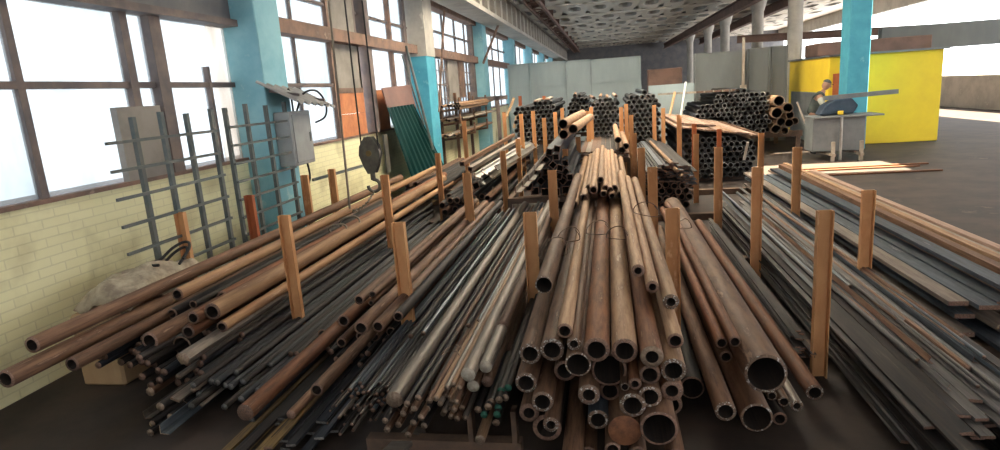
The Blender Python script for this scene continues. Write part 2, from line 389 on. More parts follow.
# fix corner gaps of the cells with the slab above
box(bm, -5.4, 16, 24, 63, CZ+.24, CZ+.5)
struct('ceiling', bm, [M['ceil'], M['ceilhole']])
bm = bmesh.new()
ops = [(-2.2, 2.6, 5.2, 9.0), (-2.2, 2.6, 10.2, 14.2), (-2.2, 2.6, 15.4, 19.4)]
ys = [-5.3, 5.2, 9.0, 10.2, 14.2, 15.4, 19.4, 24]
box(bm, -5.3, -2.2, -5.3, 24, CZ, CZ+.3); box(bm, 2.6, 6.5, -5.3, 24, CZ, CZ+.3); box(bm, 9.7, 16, -5.3, 24, CZ, CZ+.3); [box(bm, 6.5, 9.7, a, b, CZ, CZ+.3) for a, b in ((-5.3, 13.6), (15.1, 17.4), (18.0, 24))]  # right-hand gaps added out of view so sun falls on the floor
for a, b in ((-5.3, 10.2), (14.2, 15.4), (19.4, 24)): box(bm, -2.2, 2.6, a, b, CZ, CZ+.3)
struct('ceiling_near', bm, M['ceil'])
for k, (a, b) in enumerate(((10.2, 14.2), (15.4, 19.4))):
    bm = bmesh.new(); box(bm, -2.2, 2.6, a, b, CZ+.1, CZ+.11); struct('window_%d' % (8+k), bm, M['added_rooflight'])  # unseen panes overhead, added to light the racks from above
# joints hanging under the slabs
bm = bmesh.new()
for y in (28.6-.0, 33.2, 37.8, 42.4, 47.0, 51.6, 56.2): box(bm, -4.6, 13, y-.03, y+.03, CZ-.05, CZ+.02)
struct('beam', bm, M['ceil'])

# columns of the right-hand aisle
for i, (px, w, dia) in enumerate(((795, 1, .54), (757.5, 1, .54), (725, 1, .54), (708, 1, .52), (690, 1, .5))):
    Y = 23.0+6.6*i
    X = P(px, 30, Y=Y).x
    bm = bmesh.new(); r = dia/2*1.05
    rod(bm, (X, Y, 0), (X, Y, CZ-.75), r*.86, 12)
    rod(bm, (X, Y, CZ-.9), (X, Y, CZ-.45), r*.9, 12, r*1.35); rod(bm, (X, Y, CZ-.45), (X, Y, CZ), r*1.35, 12)
    struct('column', bm, M['concrete'], smooth=35)
bm = bmesh.new(); px_ = P(848.5, 60, Y=17.5).x; box(bm, px_, px_+.5, 17.5, 18.1, 0, CZ); struct('pillar', bm, M['cyan'], bevel=.012)
bm = bmesh.new(); box(bm, 5.93, 6.5, 7.4, 8.0, 0, CZ); struct('pillar', bm, M['blue'], bevel=.012)

# ---- steelwork overhead
def ibeam(name, a, b, h, w, m, label, cat, group=None):
    bm = bmesh.new(); a = Vector(a); b = Vector(b); Z = Vector((0, 0, 1))
    bar(bm, a, b, w*.14, h); bar(bm, a+Z*h/2, b+Z*h/2, w, h*.09); bar(bm, a-Z*h/2, b-Z*h/2, w, h*.09)
    return tag(finish(name, bm, M[m]), label, cat, group, kind='structure')
ibeam('beam', (6.15, 24, 5.15), (5.45, 61.5, 5.15), .40, .3, 'beamred', 'red brown roof girder along the right-hand row of columns', 'girder')
ibeam('beam', (8.6, 24, 5.3), (8.6, 61.5, 5.3), .42, .3, 'beamred', 'second red brown roof girder beyond the columns', 'girder')
a_ = P(737, 39.5, Y=27.5); ibeam('beam', a_, a_+Vector((9, -1.5, -.28)), .26, .3, 'beamred', 'red brown cross girder passing behind the columns', 'girder')
bm = bmesh.new()
box(bm, 8.8, 15.5, 22.6, 22.9, 2.5, 3.25); struct('wall_upper_panel', bm, M['partition2'])

# box girder with ribs along the window wall
t = tag(empty('crane_girder', (-4.0, 20, 4.5)), 'long pale boxed girder with upright ribs running above the window wall', 'girder')
def loc(bm, t): bmesh.ops.translate(bm, verts=bm.verts[:], vec=-Vector(t.location)); return bm
bm = bmesh.new(); box(bm, -4.1, -3.62, 8, 61, 4.55, 5.35); finish('web', loc(bm, t), M['greypanel'], t)
bm = bmesh.new(); box(bm, -4.2, -3.45, 8, 61, 4.42, 4.55); finish('bottom_flange', loc(bm, t), M['concrete'], t)
bm = bmesh.new(); box(bm, -4.2, -3.45, 8, 61, 5.35, 5.45); finish('top_flange', loc(bm, t), M['concrete'], t)
y = 8.3; i = 0
while y < 60:
    bm = bmesh.new(); box(bm, -3.62, -3.47, y, y+.32, 4.55, 5.35); finish('rib', loc(bm, t), M['concrete'], t); y += 1.25
# lattice crane track
t = tag(empty('crane_track', (-2.6, 20, 5.2)), 'dark lattice track beam with zigzag bracing hanging under the ceiling', 'girder')
for x in (-2.85, -2.35):
    bm = bmesh.new(); box(bm, x-.05, x+.05, 8, 61.5, 5.16, 5.30); finish('rail', loc(bm, t), M['beamred'], t)
bm = bmesh.new(); y = 8.2; s = 1
while y < 60.5:
    bar(bm, (-2.6-.25*s, y, 5.22), (-2.6+.25*s, y+.8, 5.22), .05, .05); y += .8; s = -s
finish('bracing', loc(bm, t), M['beamred'], t)
bm = bmesh.new()
for y in range(10, 60, 4): box(bm, -2.9, -2.3, y, y+.08, 5.3, CZ)
finish('hanger', loc(bm, t), M['beamred'], t)['kind'] = 'stuff'
# brace at third pillar
bm = bmesh.new(); bar(bm, (-4.2, 22.0, 3.1), (-3.7, 23.2, 4.6), .06, .06); bar(bm, (-4.2, 15.5, 1.7), (-4.25, 17.5, 4.9), .05, .05)
tag(finish('trim_3', bm, M['winbrown']), kind='structure')

# ---- partitions
t = tag(empty('wall_partition', (-1.2, 24.5, 0)), kind='structure')
for (a, b, z) in ((-3.75, -2.9, 3.08), (-2.9, -1.5, 3.08), (-1.5, -.55, 3.06), (-.55, 1.32, 3.04)):
    bm = bmesh.new()
    box(bm, a+.005, b-.005, 24.5, 24.56, 0, 2.18); box(bm, a+.005, b-.005, 24.51, 24.57, 2.15, z)
    for x in (a+.02, b-.06): box(bm, x, x+.04, 24.44, 24.5, 0, z)
    box(bm, a+.02, b-.02, 24.44, 24.5, 2.16, 2.22); box(bm, a+.02, b-.02, 24.44, 24.5, z-.04, z)
    finish('panel', loc(bm, t), M['partition'], t)
t = tag(empty('wall_partition_right', (4.5, 20.8, 0)), kind='structure')
for (a, b, z) in ((1.35, 2.75, 1.95), (2.75, 4.35, 2.83), (4.35, 5.0, 2.86), (5.0, 5.5, 2.88)):
    bm = bmesh.new()
    box(bm, a+.01, b-.01, 20.8, 20.86, 0, 2.0) if z > 2 else None
    box(bm, a+.01, b-.01, 20.83, 20.88, (1.96 if z > 2 else 0), z); box(bm, a-.02, a+.06, 20.87, 20.90, 0, z)
    for x in (a+.02, b-.06): box(bm, x, x+.04, 20.74, 20.8, 0, z)
    finish('panel', loc(bm, t), M['partition' if z < 2 or z == 2.9 else 'partition2'], t)
bm = bmesh.new(); box(bm, 1.5, 2.7, 23.6, 24.2, 0, 2.5); tag(finish('steel_locker', bm, M['beamred'], bevel=.02), 'dark red brown steel container behind the low partition', 'container')
bm = bmesh.new(); box(bm, 4.15, 4.22, 20.66, 20.74, 1.2, 3.2); box(bm, 4.1, 4.28, 20.66, 20.74, 1.62, 1.78)
tag(finish('switch_box', bm, M['pale']), 'small white switch box with conduit on the grey partition', 'switch')

# ================================================================== BOOTH
t = tag(empty('control_booth', (5.4, 16.8, 0)), 'yellow painted metal booth with a red door beside the grey partition', 'booth')
bm = bmesh.new(); box(bm, 5.4, 8.2, 16.8, 20.6, 0, 2.40); finish('wall_panel', loc(bm, t), M['yellow'], t, bevel=.015)
bm = bmesh.new(); box(bm, 5.35, 8.3, 16.72, 20.7, 2.40, 2.45); finish('roof_sheet', loc(bm, t), M['cabinet'], t)
dr = None
bm = bmesh.new(); box(bm, 5.5, 6.3, 16.765, 16.8, 0, 1.95); dr = finish('door', loc(bm, t), M['doorred'], t, bevel=.008)
bm = bmesh.new(); box(bm, 5.72, 6.25, 16.745, 16.765, 1.05, 1.8); box(bm, 5.72, 6.25, 16.745, 16.765, .15, .95); finish('door_panel', loc(bm, t), M['doorred'], dr, bevel=.006)
bm = bmesh.new(); rod(bm, (5.70, 16.72, 1.0), (5.80, 16.72, 1.0), .012); finish('handle', loc(bm, t), M['silver'], dr)
bm = bmesh.new(); box(bm, 5.365, 5.4, 17.6, 20.2, 0, 1.45); finish('kick_sheet', loc(bm, t), M['cabinet'], t)
bm = bmesh.new(); box(bm, 5.75, 8.8, 18.5, 19.8, 2.47, 2.85); bm_ = None
t.location = (5.98, 18.6, 0)
bmesh.ops.translate(bm, verts=bm.verts[:], vec=(.45, 1.8, 0))
tag(finish('storage_bin', bm, M['beamred'], bevel=.02), 'dull red long metal bin on the roof of the yellow booth', 'bin')

# =========================================================== RACK POSTS
def post_mesh():
    bm = bmesh.new(); w, dd, th = .05, .045, .008
    prof = [(-w, -dd), (-w+th, -dd), (-w+th, -.004), (w-th, -.004), (w-th, -dd), (w, -dd), (w, .004), (-w, .004)]
    a = [bm.verts.new((x, y, 0)) for x, y in prof]; b = [bm.verts.new((x, y, 1)) for x, y in prof]; n = len(prof)
    for i in range(n): bm.faces.new((a[i], a[(i+1) % n], b[(i+1) % n], b[i]))
    bm.faces.new(a); bm.faces.new(list(reversed(b)))
    bmesh.ops.recalc_face_normals(bm, faces=bm.faces[:])
    return bm
_pm = {}
for k in ('post', 'postred'):
    o_ = post_mesh(); me = bpy.data.meshes.new('steel_post'); o_.to_mesh(me); o_.free(); me.materials.append(M[k]); _pm[k] = me
ORD = ['first', 'second', 'third', 'fourth', 'fifth', 'sixth', 'seventh']
def post(px, py, Y, label, m='post', w=1.0, lean=0, rz=0, X=None):
    p = P(px, py, Y=Y)
    o = bpy.data.objects.new('steel_post', _pm[m]); COL.objects.link(o)
    o.location = (p.x if X is None else X, Y, 0); o.scale = (w*(.85 if Y > 9 else 1), w, p.z); o.rotation_euler = (0, R(lean), R(rz))
    return tag(o, label, 'post', 'upright channel posts of the pipe racks')
rows = [
    ('along the window wall behind the tan pipes', [(181, 212, 5.19, 'post'), (250, 195, 6.1, 'postred'), (305, 175, 7.67, 'post'), (332, 169, 8.3, 'post')]),
    ('between the tan pipes and the brown pipes', [(285, 215, 4.84, 'post'), (385, 175, 7.26, 'post'), (437, 153, 9.7, 'post'), (463, 121, 12.2, 'post')]),
    ('left of the dark thin rods', [(399, 222, 4.38, 'post'), (467, 173, 7.05, 'post'), (502, 151, 9.6, 'post'), (517, 139, 11.7, 'post')]),
    ('on the left flank of the central pipe pile', [(530, 212, 4.59, 'post'), (552, 170, 7.0, 'post'), (564, 149, 9.4, 'post'), (577, 137, 11.5, 'post')]),
    ('on the right flank of the central pipe pile', [(672, 208, 4.56, 'post'), (652, 167, 6.86, 'post'), (641, 148, 8.9, 'post'), (633, 133, 11.2, 'post')]),
    ('right of the large bore pipes', [(821, 210, 4.32, 'post'), (757, 167, 6.5, 'post'), (718, 147, 8.5, 'post'), (695, 134, 10.9, 'post')]),
    ('right of the flat bars', [(868, 190, 5.6, 'post'), (797, 147, 8.09, 'post'), (760, 133, 10.3, 'post')]),
]
for desc, ps in rows:
    for i, (px, py, Y, m) in enumerate(ps):
        post(px+(3 if px > 800 and Y < 5 else 0 if Y < 9 else 1), py, Y, '%s orange channel post from the front, %s' % (ORD[i], desc), m, rz=random.uniform(-4, 4))
back = [(504, 112, 15, 'post', 'far short post at the left end of the back racks'), (520, 96, 17, 'postred', 'tall reddish post before the leftmost far bundle'),
        (521, 114, 13.2, 'post', 'post standing just before the tall reddish one at far left'), (533, 111, 14, 'post', 'far post against the leftmost black bundle'),
        (544, 96, 17, 'postred', 'tall reddish post at the right end of the leftmost far bundle'), (544, 118, 13, 'post', 'far post below the tall one beside the black bundle'),
        (555, 112, 14, 'post', 'far post in the gap between two black bundles'), (562, 108, 15, 'post', 'far post left of the second black bundle'),
        (588, 111, 13.6, 'post', 'left one of the close pair before the middle bundle'), (591, 107, 14.2, 'post', 'right one of the close pair before the middle bundle'),
        (621, 107, 13.6, 'post', 'left one of the close pair right of the middle bundle'), (626, 104, 14.3, 'post', 'right one of the close pair right of the middle bundle'),
        (631, 115, 12.8, 'post', 'post in front of the third black bundle'), (654, 105, 14.5, 'post', 'post at the right end of the third black bundle'),
        (663, 108, 14.5, 'post', 'far post beside the pale leaning strips'), (679, 115, 12.3, 'post', 'post at the left corner of the end-on pipe stack'),
        (694, 124, 12.6, 'postred', 'short reddish post top behind the end-on pipe stack'), (719, 129, 12.6, 'postred', 'reddish post rising through the end-on pipe stack'),
        (707, 119, 18.2, 'post', 'left leg post of the small frame by the far stack'), (728, 126, 16.6, 'post', 'right leg post of the small frame by the far stack')]
for px, py, Y, m, lab in back: post(px, py, Y, 'orange rusty steel ' + lab, m)
a = P(708, 119, Y=18.15); b = P(728, 126, Y=16.55)
bm = bmesh.new(); bar(bm, a, b, .05, .05); tag(finish('wooden_rail', bm, M['pale']), 'pale rail joining the two far posts of the small frame', 'rail')
# bearers on the floor under each rack
for Y in (4.6, 7.0, 9.5, 11.6):
    bm = bmesh.new(); box(bm, -3.98, 3.6, Y+.02, Y+.14, 0, .1)
    tag(finish('floor_bearer', bm, M['sleeper'], bevel=.006), 'long steel bearer lying across the floor under the racks, %s from the front' % ORD[[4.6, 7.0, 9.5, 11.6].index(Y)], 'bearer', 'floor bearers under the racks')

def relax(lst, lo, hi, w=.03):
    """slides each bar along its line of sight-free depth so that stacked bars rest beside, not inside, each other"""
    n = len(lst); Ys = [q[2] for q in lst]
    def geo(i, Y):
        p = P(lst[i][0], lst[i][1], Y=Y); return p.x, p.z, lst[i][3]*depth(p)/F
    G = [geo(i, Ys[i]) for i in range(n)]
    def cost(i, g, Y):
        c = w*abs(Y-lst[i][2])
        if g[1]-g[2] < .02: c += 3*(.02-g[1]+g[2])
        for j in range(n):
            if j != i:
                dd = math.hypot(g[0]-G[j][0], g[1]-G[j][1]); o = (g[2]+G[j][2])*.97-dd
                if o > 0: c += o
        return c
    for it in range(25):
        ch = False
        for i in range(n):
            best = (cost(i, G[i], Ys[i]), Ys[i], G[i])
            for k in range(25):
                Y = lst[i][2]+lo+(hi-lo)*k/24; g = geo(i, Y); c = cost(i, g, Y)
                if c < best[0]-1e-5: best = (c, Y, g); ch = True
            Ys[i], G[i] = best[1], best[2]
        if not ch: break
    return [q[:2]+(round(Ys[i], 3),)+q[3:] for i, q in enumerate(lst)]

# ===================================================== CENTRAL PILE (bay D)
PC = 'pipe'
GD = 'pipes of the big central pile'
D = [ # px, py, Y, rpx, shape, body, cut, Yend, label
 (530,354,3.08,11,'tube','brown','cutpale',7.4,'rusty pipe at the left end of the central pile top course'),
 (552,350,3.08,12,'tube','brown','cutpale',7.4,'rusty pipe second from left in the central pile top course'),
 (564.6,331,3.02,7.8,'tube','tan','cut',8.0,'slim tan pipe lying in the groove above the second and third top-course pipes'),
 (574,344,3.05,7,'tube_thick','brown','cutpale',7,'small chalk-rimmed pipe end tucked beneath the slim tan pipe'),
 (578,364.6,3.0,13,'tube_thin','brown','cutpale',7,'wide chalk-rimmed pipe just below the small chalk-rimmed end'),
 (565,371,3.12,11,'tube','brown','cut',7,'pipe half hidden behind the wide chalk-rimmed pipe'),
 (596.5,350,3.05,13,'tube','red','cut',7.5,'thick reddish brown pipe with marked rim in the middle of the top course'),
 (526,383,3.05,11,'tube','brown','cutpale',7,'leftmost pipe of the second course of the central pile'),
 (542.5,402,2.95,11,'tube','brown','cutpale',7,'brown pipe jutting forward below the second-course left pipe'),
 (529,413,3.06,10,'tube_thick','brown','cut',7,'dim pipe end low on the left edge of the central pile'),
 (547,428,3.0,14.5,'tube','dark','cut',7,'broad dark pipe end at the bottom left of the central pile'),
 (551,425,2.86,8,'tube_thick','brown','cutpale',7,'small thick-walled pipe lying over the broad dark bottom left pipe'),
 (589,395,3.0,11,'tube_thick','brown','cutpale',7,'pipe with chalked rim in the heart of the central pile'),
 (598,420,2.95,10.5,'tube','bluegrey','cutpale',7,'bluish pipe end with jagged white rim low in the central pile'),
 (624.7,351,3.05,13,'tube','tan','cut',7.6,'tan pipe right of the thick reddish pipe in the top course'),
 (652,357,3.05,11.5,'tube_thick','red','cutrod',7.3,'pipe with an orange bright rim in the top course'),
 (675.5,341,3.12,8,'tube','tan','cut',7.3,'small tan pipe at the right shoulder of the central pile'),
 (673.6,370.6,3.0,12.5,'tube','tan','cutpale',7.3,'pipe with grey jagged rim below the small tan right shoulder pipe'),
 (650,375,3.12,10.5,'tube','red','cut',7,'dull pipe end directly under the orange-rimmed pipe'),
 (609,370,3.2,17.5,'tube_thin','brown','cut',7,'very wide thin-walled pipe under the two middle top-course pipes'),
 (610,391,3.3,10.5,'tube','brown','cut',7,'dark pipe end beneath the very wide thin-walled pipe'),
 (635,384,2.98,6.5,'tube_thick','red','cut',6,'small red thick-walled pipe end in the centre of the pile'),
 (625,387,3.05,4.5,'tube','brown','cutpale',6,'tiniest pipe end beside the small red one'),
 (632.7,405.6,2.95,13,'tube','brown','cutpale',7,'pipe with a rough white-speckled rim below the small red end'),
 (650,397,3.0,11.5,'tube','brown','cutpale',7,'chalk-rimmed pipe right of the small red end'),
 (672,391,3.02,11,'tube_thick','red','cut',7,'reddish pipe end on the right edge, under the grey jagged rim'),
 (671,405,3.08,11,'tube','red','cut',7,'half-hidden pipe end under the right edge reddish one'),
 (624.7,431,2.95,16.5,'rod','brown','red',7,'large capped pipe closed by a flat rusty disc at the pile bottom'),
 (659,429,2.9,18.5,'tube_thin','brown','cut',7,'largest open bore at the bottom right of the central pile'),
 (612.7,450,2.93,8,'tube','brown','cut',7,'small pipe end below the capped pipe, nearest its left'),
 (638,455,2.93,9,'tube','brown','cut',7,'small pipe end below and between capped pipe and largest bore'),
 (572,462,2.9,11,'tube','brown','cut',7,'plain brown pipe low under the bluish rimmed end'),
 (588,455,3.0,9,'tube','brown','cut',7,'plain brown pipe at the foot of the pile left of the capped pipe'),
 (676,458,3.0,10,'tube','brown','cut',7,'brown pipe at the foot of the pile below the largest bore'),
 (544,285,3.62,9,'tube_thin','brown','cutpale',8.2,'dark-bored pipe lying high on the left of the central pile'),
 (638,270.7,3.7,6.5,'tube_thick','tan','cut',8,'slim tan pipe high on the central pile with its end above the rest'),
 (652.5,287,3.6,6.5,'tube_thick','tan','cut',8,'slim tan pipe beside the high one, wired to its neighbour'),
 (671,302,3.5,8,'tube_thick','tan','cutpale',8.2,'tan pipe on the top right of the pile ending above the shoulder'),
]
D = relax(D, -.18, .40)
for px, py, Y, r, sh, b, c, Ye, lab in D:
    by_px('steel_pipe', sh, b, c, px, py, Y, r, Ye, lab, PC, GD, yaw=random.uniform(-.25, .25))
# visible long pipes lying between (ends hidden under others)
for px, py, Y, r, Ye, b in ((566, 300, 3.9, 9, 7.9, 'tan'), (588, 330, 3.6, 6, 7.2, 'dark')):
    by_px('steel_pipe', 'tube', b, 'cut', px, py, Y, r, Ye, 'pale tan pipe left of the middle top pipes' if b == 'tan' else 'dark narrow pipe sunk between pale and reddish top pipes', PC, GD)
# second batch lying on top further back
U = [(600.5,180,6.9,3.3,'first of the four highest slim pipes'),(605.5,188,6.7,3.3,'second of the four highest slim pipes'),(610,190,6.7,3.2,'third of the four highest slim pipes'),(614.5,188,6.8,3.3,'fourth of the four highest slim pipes'),
     (593.5,190,6.6,4.2,'dark bore at left'),(603.5,194,6.6,3.4,'dark bore second from left'),(612,196,6.6,3.4,'dark bore third from left'),(620,195,6.8,3.4,'right low pipe'),
     (584,198,6.6,4.2,'outer left shoulder pipe'),(574,205,6.4,4.2,'lowest left shoulder pipe'),(628,201,6.7,3.8,'right shoulder pipe'),(589,188,7.0,3.6,'upper left pipe')]
for px, py, Y, r, lab in U:
    by_px('steel_pipe', 'tube', 'tan', 'cut', px, py, Y, r, 10.6, '%s, of the tan batch farther back' % lab, PC, 'tan pipes farther back on the central pile', yaw=random.uniform(-.2, .2), pitch=.1)
# wires around the top pipes
def loop(px, py, Y, w, h, rotz, n=14):
    c = P(px, py, Y=Y); pts = []
    for i in range(n+3):
        t = 2*math.pi*i/n
        pts.append((c.x+w*math.cos(t), c.y+.05*math.sin(t*1.7)+rotz*math.cos(t), c.z+h*math.sin(t)*(1 if math.sin(t) > 0 else .5)))
    return pts
W = [(554,252,4.3,.10,.10,.05,'wire twisted round the high left pipe of the central pile'),(569,238,4.7,.085,.08,.03,'wire loop round the pale tan pipe'),
     (598,231,4.75,.09,.08,.0,'wire loop round the middle reddish pipe'),(617,236,4.6,.08,.07,-.03,'wire twist between middle pipes'),
     (646,212,5.1,.10,.08,-.1,'wire round the slim tan pipes at the right of the pile')]
for px, py, Y, w, h, rz, lab in W:
    o = tube_path('tie_wire', loop(px, py, Y, w, h, rz), .0035, M['wire']); tag(o, 'thin rusty ' + lab, 'wire', 'tie wires on the pipes')

# ===================================================== BAY E  large pipes
GE = 'pipes right of the central pile'
Epipes = [
 (766,374,3.42,20.5,'tube_thin','brown','cutpale',8.3,'largest pipe with a wide chalk-ringed bore, right of the central pile'),
 (757,418,3.35,15.5,'tube_thin','brown','cutpale',8.0,'wide pipe with ragged white rim beneath the largest pipe'),
 (725.7,411.7,3.5,10.5,'tube','brown','cutpale',8.0,'long brown pipe ending left of the ragged-rimmed wide one'),
 (721.7,343,3.75,6,'tube','red','cut',8,'left one of two small red pipes beside the largest pipe'),
 (735,341.7,3.75,6,'tube','red','cut',8,'right one of two small red pipes beside the largest pipe'),
 (726,357,3.72,6.3,'tube','brown','cut',8,'small pipe under the two small red pipes'),
 (772,396,3.6,5,'tube','brown','cutpale',8,'tiny pipe peeping from under the largest bore'),
 (784,401.7,3.6,5.5,'tube','brown','cutpale',8,'tiny pipe second from left under the largest bore'),
 (797,406,3.6,6,'tube_thick','grey','cutpale',8,'small bright-ended pipe right of the largest bore'),
 (780,419,3.5,7,'tube','dark','cut',8,'dark small pipe low beside the ragged-rimmed pipe'),
 (815,392.7,3.75,8.3,'tube','red','cutpale',8.6,'rust-red pipe on the floor at the right edge of its bay'),
 (692,388,3.9,12,'tube_thin','dark','cut',8.0,'shadowed wide pipe against the right flank of the central pile'),
 (706,372,4.2,10,'tube','brown','cut',8.0,'shadowed brown pipe between central pile and small red pipes'),
 (745,352,4.0,8,'tube','brown','cut',8.2,'brown pipe tucked between small red pipes and largest pipe'),
]
Epipes = relax(Epipes, -.25, .4)
for px, py, Y, r, sh, b, c, Ye, lab in Epipes:
    by_px('steel_pipe', sh, b, c, px, py, Y, r, Ye, lab, PC, GE, yaw=random.uniform(-.2, .3))
o = tube_path('tie_wire', loop(684, 226, 5.6, .06, .06, 0), .004, M['wire']); tag(o, 'twisted wire hanging on the small red pipes', 'wire', 'tie wires on the pipes')

# ===================================================== BAY C  rods
GC = 'thick round bars left of the central pile'
C_ = [
 (394,400,3.0,8.8,'rod','grey','cutrod',8.8,'long grey round bar, thickest, jutting from the dark rods'),
 (468,375,3.1,7.5,'rod','grey','cutwhite',8.2,'round bar with pale painted end, left one of the high pair'),
 (485.5,367,3.15,6.8,'rod','grey','cutwhite',8.2,'round bar with a whitest painted end, right one of the high pair'),
 (473,386.5,3.05,6.3,'rod','brown','cutwhite',8,'round bar with a chalk-marked end under the high pair'),
 (487,382,3.12,6,'rod','brown','cut',8,'round bar with marked rusty end right of the chalk-marked one'),
 (480,440,2.95,5.2,'rod','tan','cutrod',5,'stray tan bar hanging low under the green-ended rods'),
]
C_ = relax(C_, -.15, .25)
for px, py, Y, r, sh, b, c, Ye, lab in C_:
    by_px('steel_bar', sh, b, c, px, py, Y, r, Ye, lab, 'bar', GC)
small = [(442,390),(445,396),(440,404),(450,398),(456,402),(444,412),(451,417),(457,419),(465,418),(452,402),(443,414),(449,408),(436,399),(439,396),(460,396),
         (454,410),(462,408),(447,388),(453,385),(459,388)]
for i, (x, y) in enumerate(small):
    by_px('steel_rod', 'small_rod', ['tan', 'brown', 'grey'][i % 3], 'cutrod', x, y, 3.02+random.uniform(-.04, .1), 3.1, 7.6+random.random(), 'pale brown rod in the wired bundle left of the paint-ended bars', 'rod', 'wired bundle of pale brown rods')
sm2 = [(478,410),(484,415),(491,402),(497,415),(496,423),(501,391),(488,407),(498,408),(505,398),(508,388),(499,400)]
for i, (x, y) in enumerate(sm2):
    by_px('steel_rod', 'small_rod', 'dark', 'green_end' if i % 2 else 'cutrod', x, y, 3.05+random.uniform(-.04, .1), 4, 7.6, 'dark rod with green-daubed or bare end under the paint-ended bars', 'rod', 'green-ended dark rods')
sm3 = [(423,404),(427,409),(421,418),(424,426),(408,435),(413,423),(403,414),(385,421),(387,430),(431,394),(414,409),(407,404),(429,401),(418,398),(398,425)]
for i, (x, y) in enumerate(sm3):
    by_px('steel_rod', 'small_rod', ['brown', 'dark'][i % 2], 'cutrod', x, y, 3.0+random.uniform(-.1, .15), 3.6, 7+random.random(), 'loose rusty rod ending unevenly below the thickest grey bar', 'rod', 'loose rods under the thickest grey bar')
o = tube_path('tie_wire', loop(452, 352, 3.4, .055, .03, 0), .003, M['wire']); tag(o, 'thin wire binding the pale brown rod bundle', 'wire', 'tie wires on the pipes')
def pack(name, shape, bodies, cut, x0, x1, z0, ztop, r, Y0, Y1, label, cat, group, jy=.15, keep=None, yaw=0, dx=None, step=1.0, roll=0, flat=1.0):
    dz = r*1.74*step*flat; dxx = (dx or 2*r)*step*1.02; row = 0; z = z0+r*flat; n = 0
    while True:
        x = x0+r+(row % 2)*dxx/2; any_ = False
        while x < x1-r*.9:
            if z < ztop(x):
                any_ = True
                if keep is None or keep(x, z):
                    bar_at(name, shape, random.choice(bodies), cut, (x+random.uniform(-.1, .1)*r, Y0+random.uniform(-jy, jy), z), r*random.uniform(.9, 1), Y1-Y0+random.uniform(-.2, .2), label, cat, group,
                           yaw=yaw+random.uniform(-.2, .2), roll=random.uniform(-8, 8)+(random.choice((0, 90)) if roll else 0)); n += 1
            x += dxx
        z += dz; row += 1
        if not any_ or row > 60: break
    return n
# dark thin rods on the left of bay C (surface rods plus front ends)
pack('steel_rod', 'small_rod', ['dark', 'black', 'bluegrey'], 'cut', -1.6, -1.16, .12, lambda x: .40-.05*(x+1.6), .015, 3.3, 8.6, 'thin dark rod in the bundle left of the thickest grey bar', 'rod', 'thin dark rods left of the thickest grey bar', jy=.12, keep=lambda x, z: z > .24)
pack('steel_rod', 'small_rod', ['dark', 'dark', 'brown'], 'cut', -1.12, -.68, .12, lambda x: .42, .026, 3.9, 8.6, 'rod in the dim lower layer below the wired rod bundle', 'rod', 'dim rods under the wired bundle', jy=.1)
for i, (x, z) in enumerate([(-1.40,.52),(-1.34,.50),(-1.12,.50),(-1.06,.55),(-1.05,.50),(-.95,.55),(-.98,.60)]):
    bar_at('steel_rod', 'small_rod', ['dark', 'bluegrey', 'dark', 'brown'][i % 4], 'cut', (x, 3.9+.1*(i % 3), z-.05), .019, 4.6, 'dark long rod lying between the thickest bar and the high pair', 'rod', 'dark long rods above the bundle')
for i, (x, z) in enumerate([(-.70,.62),(-.72,.54),(-.70,.46)]):
    bar_at('steel_bar', 'rod', 'brown', 'cut', (x, 3.7, z), .038, 4.6, ['topmost', 'middle', 'lowest'][i]+' brown bar against the left post of the central pile', 'bar', GC)
# low steel trestle in front of bay C
t = tag(empty('floor_trestle', (-.95, 3.05, 0)), 'low dark steel trestle under the front ends of the round bars', 'trestle')
bm = bmesh.new(); box(bm, -1.5, -.55, 3.2, 3.28, .02, .10); finish('crossbar', loc(bm, t), M['sleeper'], t)
bm = bmesh.new()
for x in (-.86, -.60): box(bm, x, x+.03, 3.2, 3.28, .1, .30)
finish('upright', loc(bm, t), M['sleeper'], t)
bm = bmesh.new(); bar(bm, (-1.42, 2.75, .05), (-1.22, 3.35, .09), .12, .03); tag(finish('steel_plate', bm, M['grey']), 'worn grey channel offcut on the floor before the dark rods', 'plate')

# ===================================================== BAY B
GB = 'brown pipes in the second bay from the window wall'
B_ = [
 (245,413,3.2,9,'rod','red','cut',7.5,'thick red-brown bar jutting far forward at the bay corner'),
 (316.7,390,3.35,6.8,'tube','brown','cut',7.6,'brown pipe with dark bore second from front in the left middle bay'),
 (291,415,3.3,5,'rod','brown','cut',7,'stubby brown bar below the dark-bored pipe'),
 (343.5,321,4.0,6.3,'tube','red','cut',8.0,'short-looking red pipe behind the twin dark-bored pipes'),
 (361,328,3.75,7.3,'tube','brown','cut',8.3,'left one of the twin dark-bored brown pipes by the second post row'),
 (378,326.5,3.8,6.2,'tube','brown','cut',8.3,'right one of the twin dark-bored brown pipes by the second post row'),
 (398,316.5,3.95,5.5,'tube','dark','cut',8.3,'dark pipe end tucked behind the front post'),
 (359,300,4.3,5,'tube','brown','cut',8.5,'brown pipe above and behind the twin pipes'),
 (372.5,294.5,4.4,3.8,'tube','brown','cut',8.5,'thin brown pipe right of the one above the twins'),
 (371,303,4.4,2.8,'tube','brown','cut',8.5,'thinnest pipe end just under the thin brown one'),
 (388,303,4.6,6,'tube','brown','cut',8.8,'brown pipe passing right behind the front post at mid height'),
 (402,297,4.8,6,'tube','tan','cut',8.8,'tan pipe right of the front post at mid height'),
 (383,290,4.9,5,'tube','tan','cut',9,'topmost tan pipe of the left middle bay'),
]
B_ = relax(B_, -.3, .4)
for px, py, Y, r, sh, b, c, Ye, lab in B_:
    by_px('steel_pipe', sh, b, c, px, py, Y, r, Ye, lab, PC, GB, yaw=random.uniform(-.2, .2))
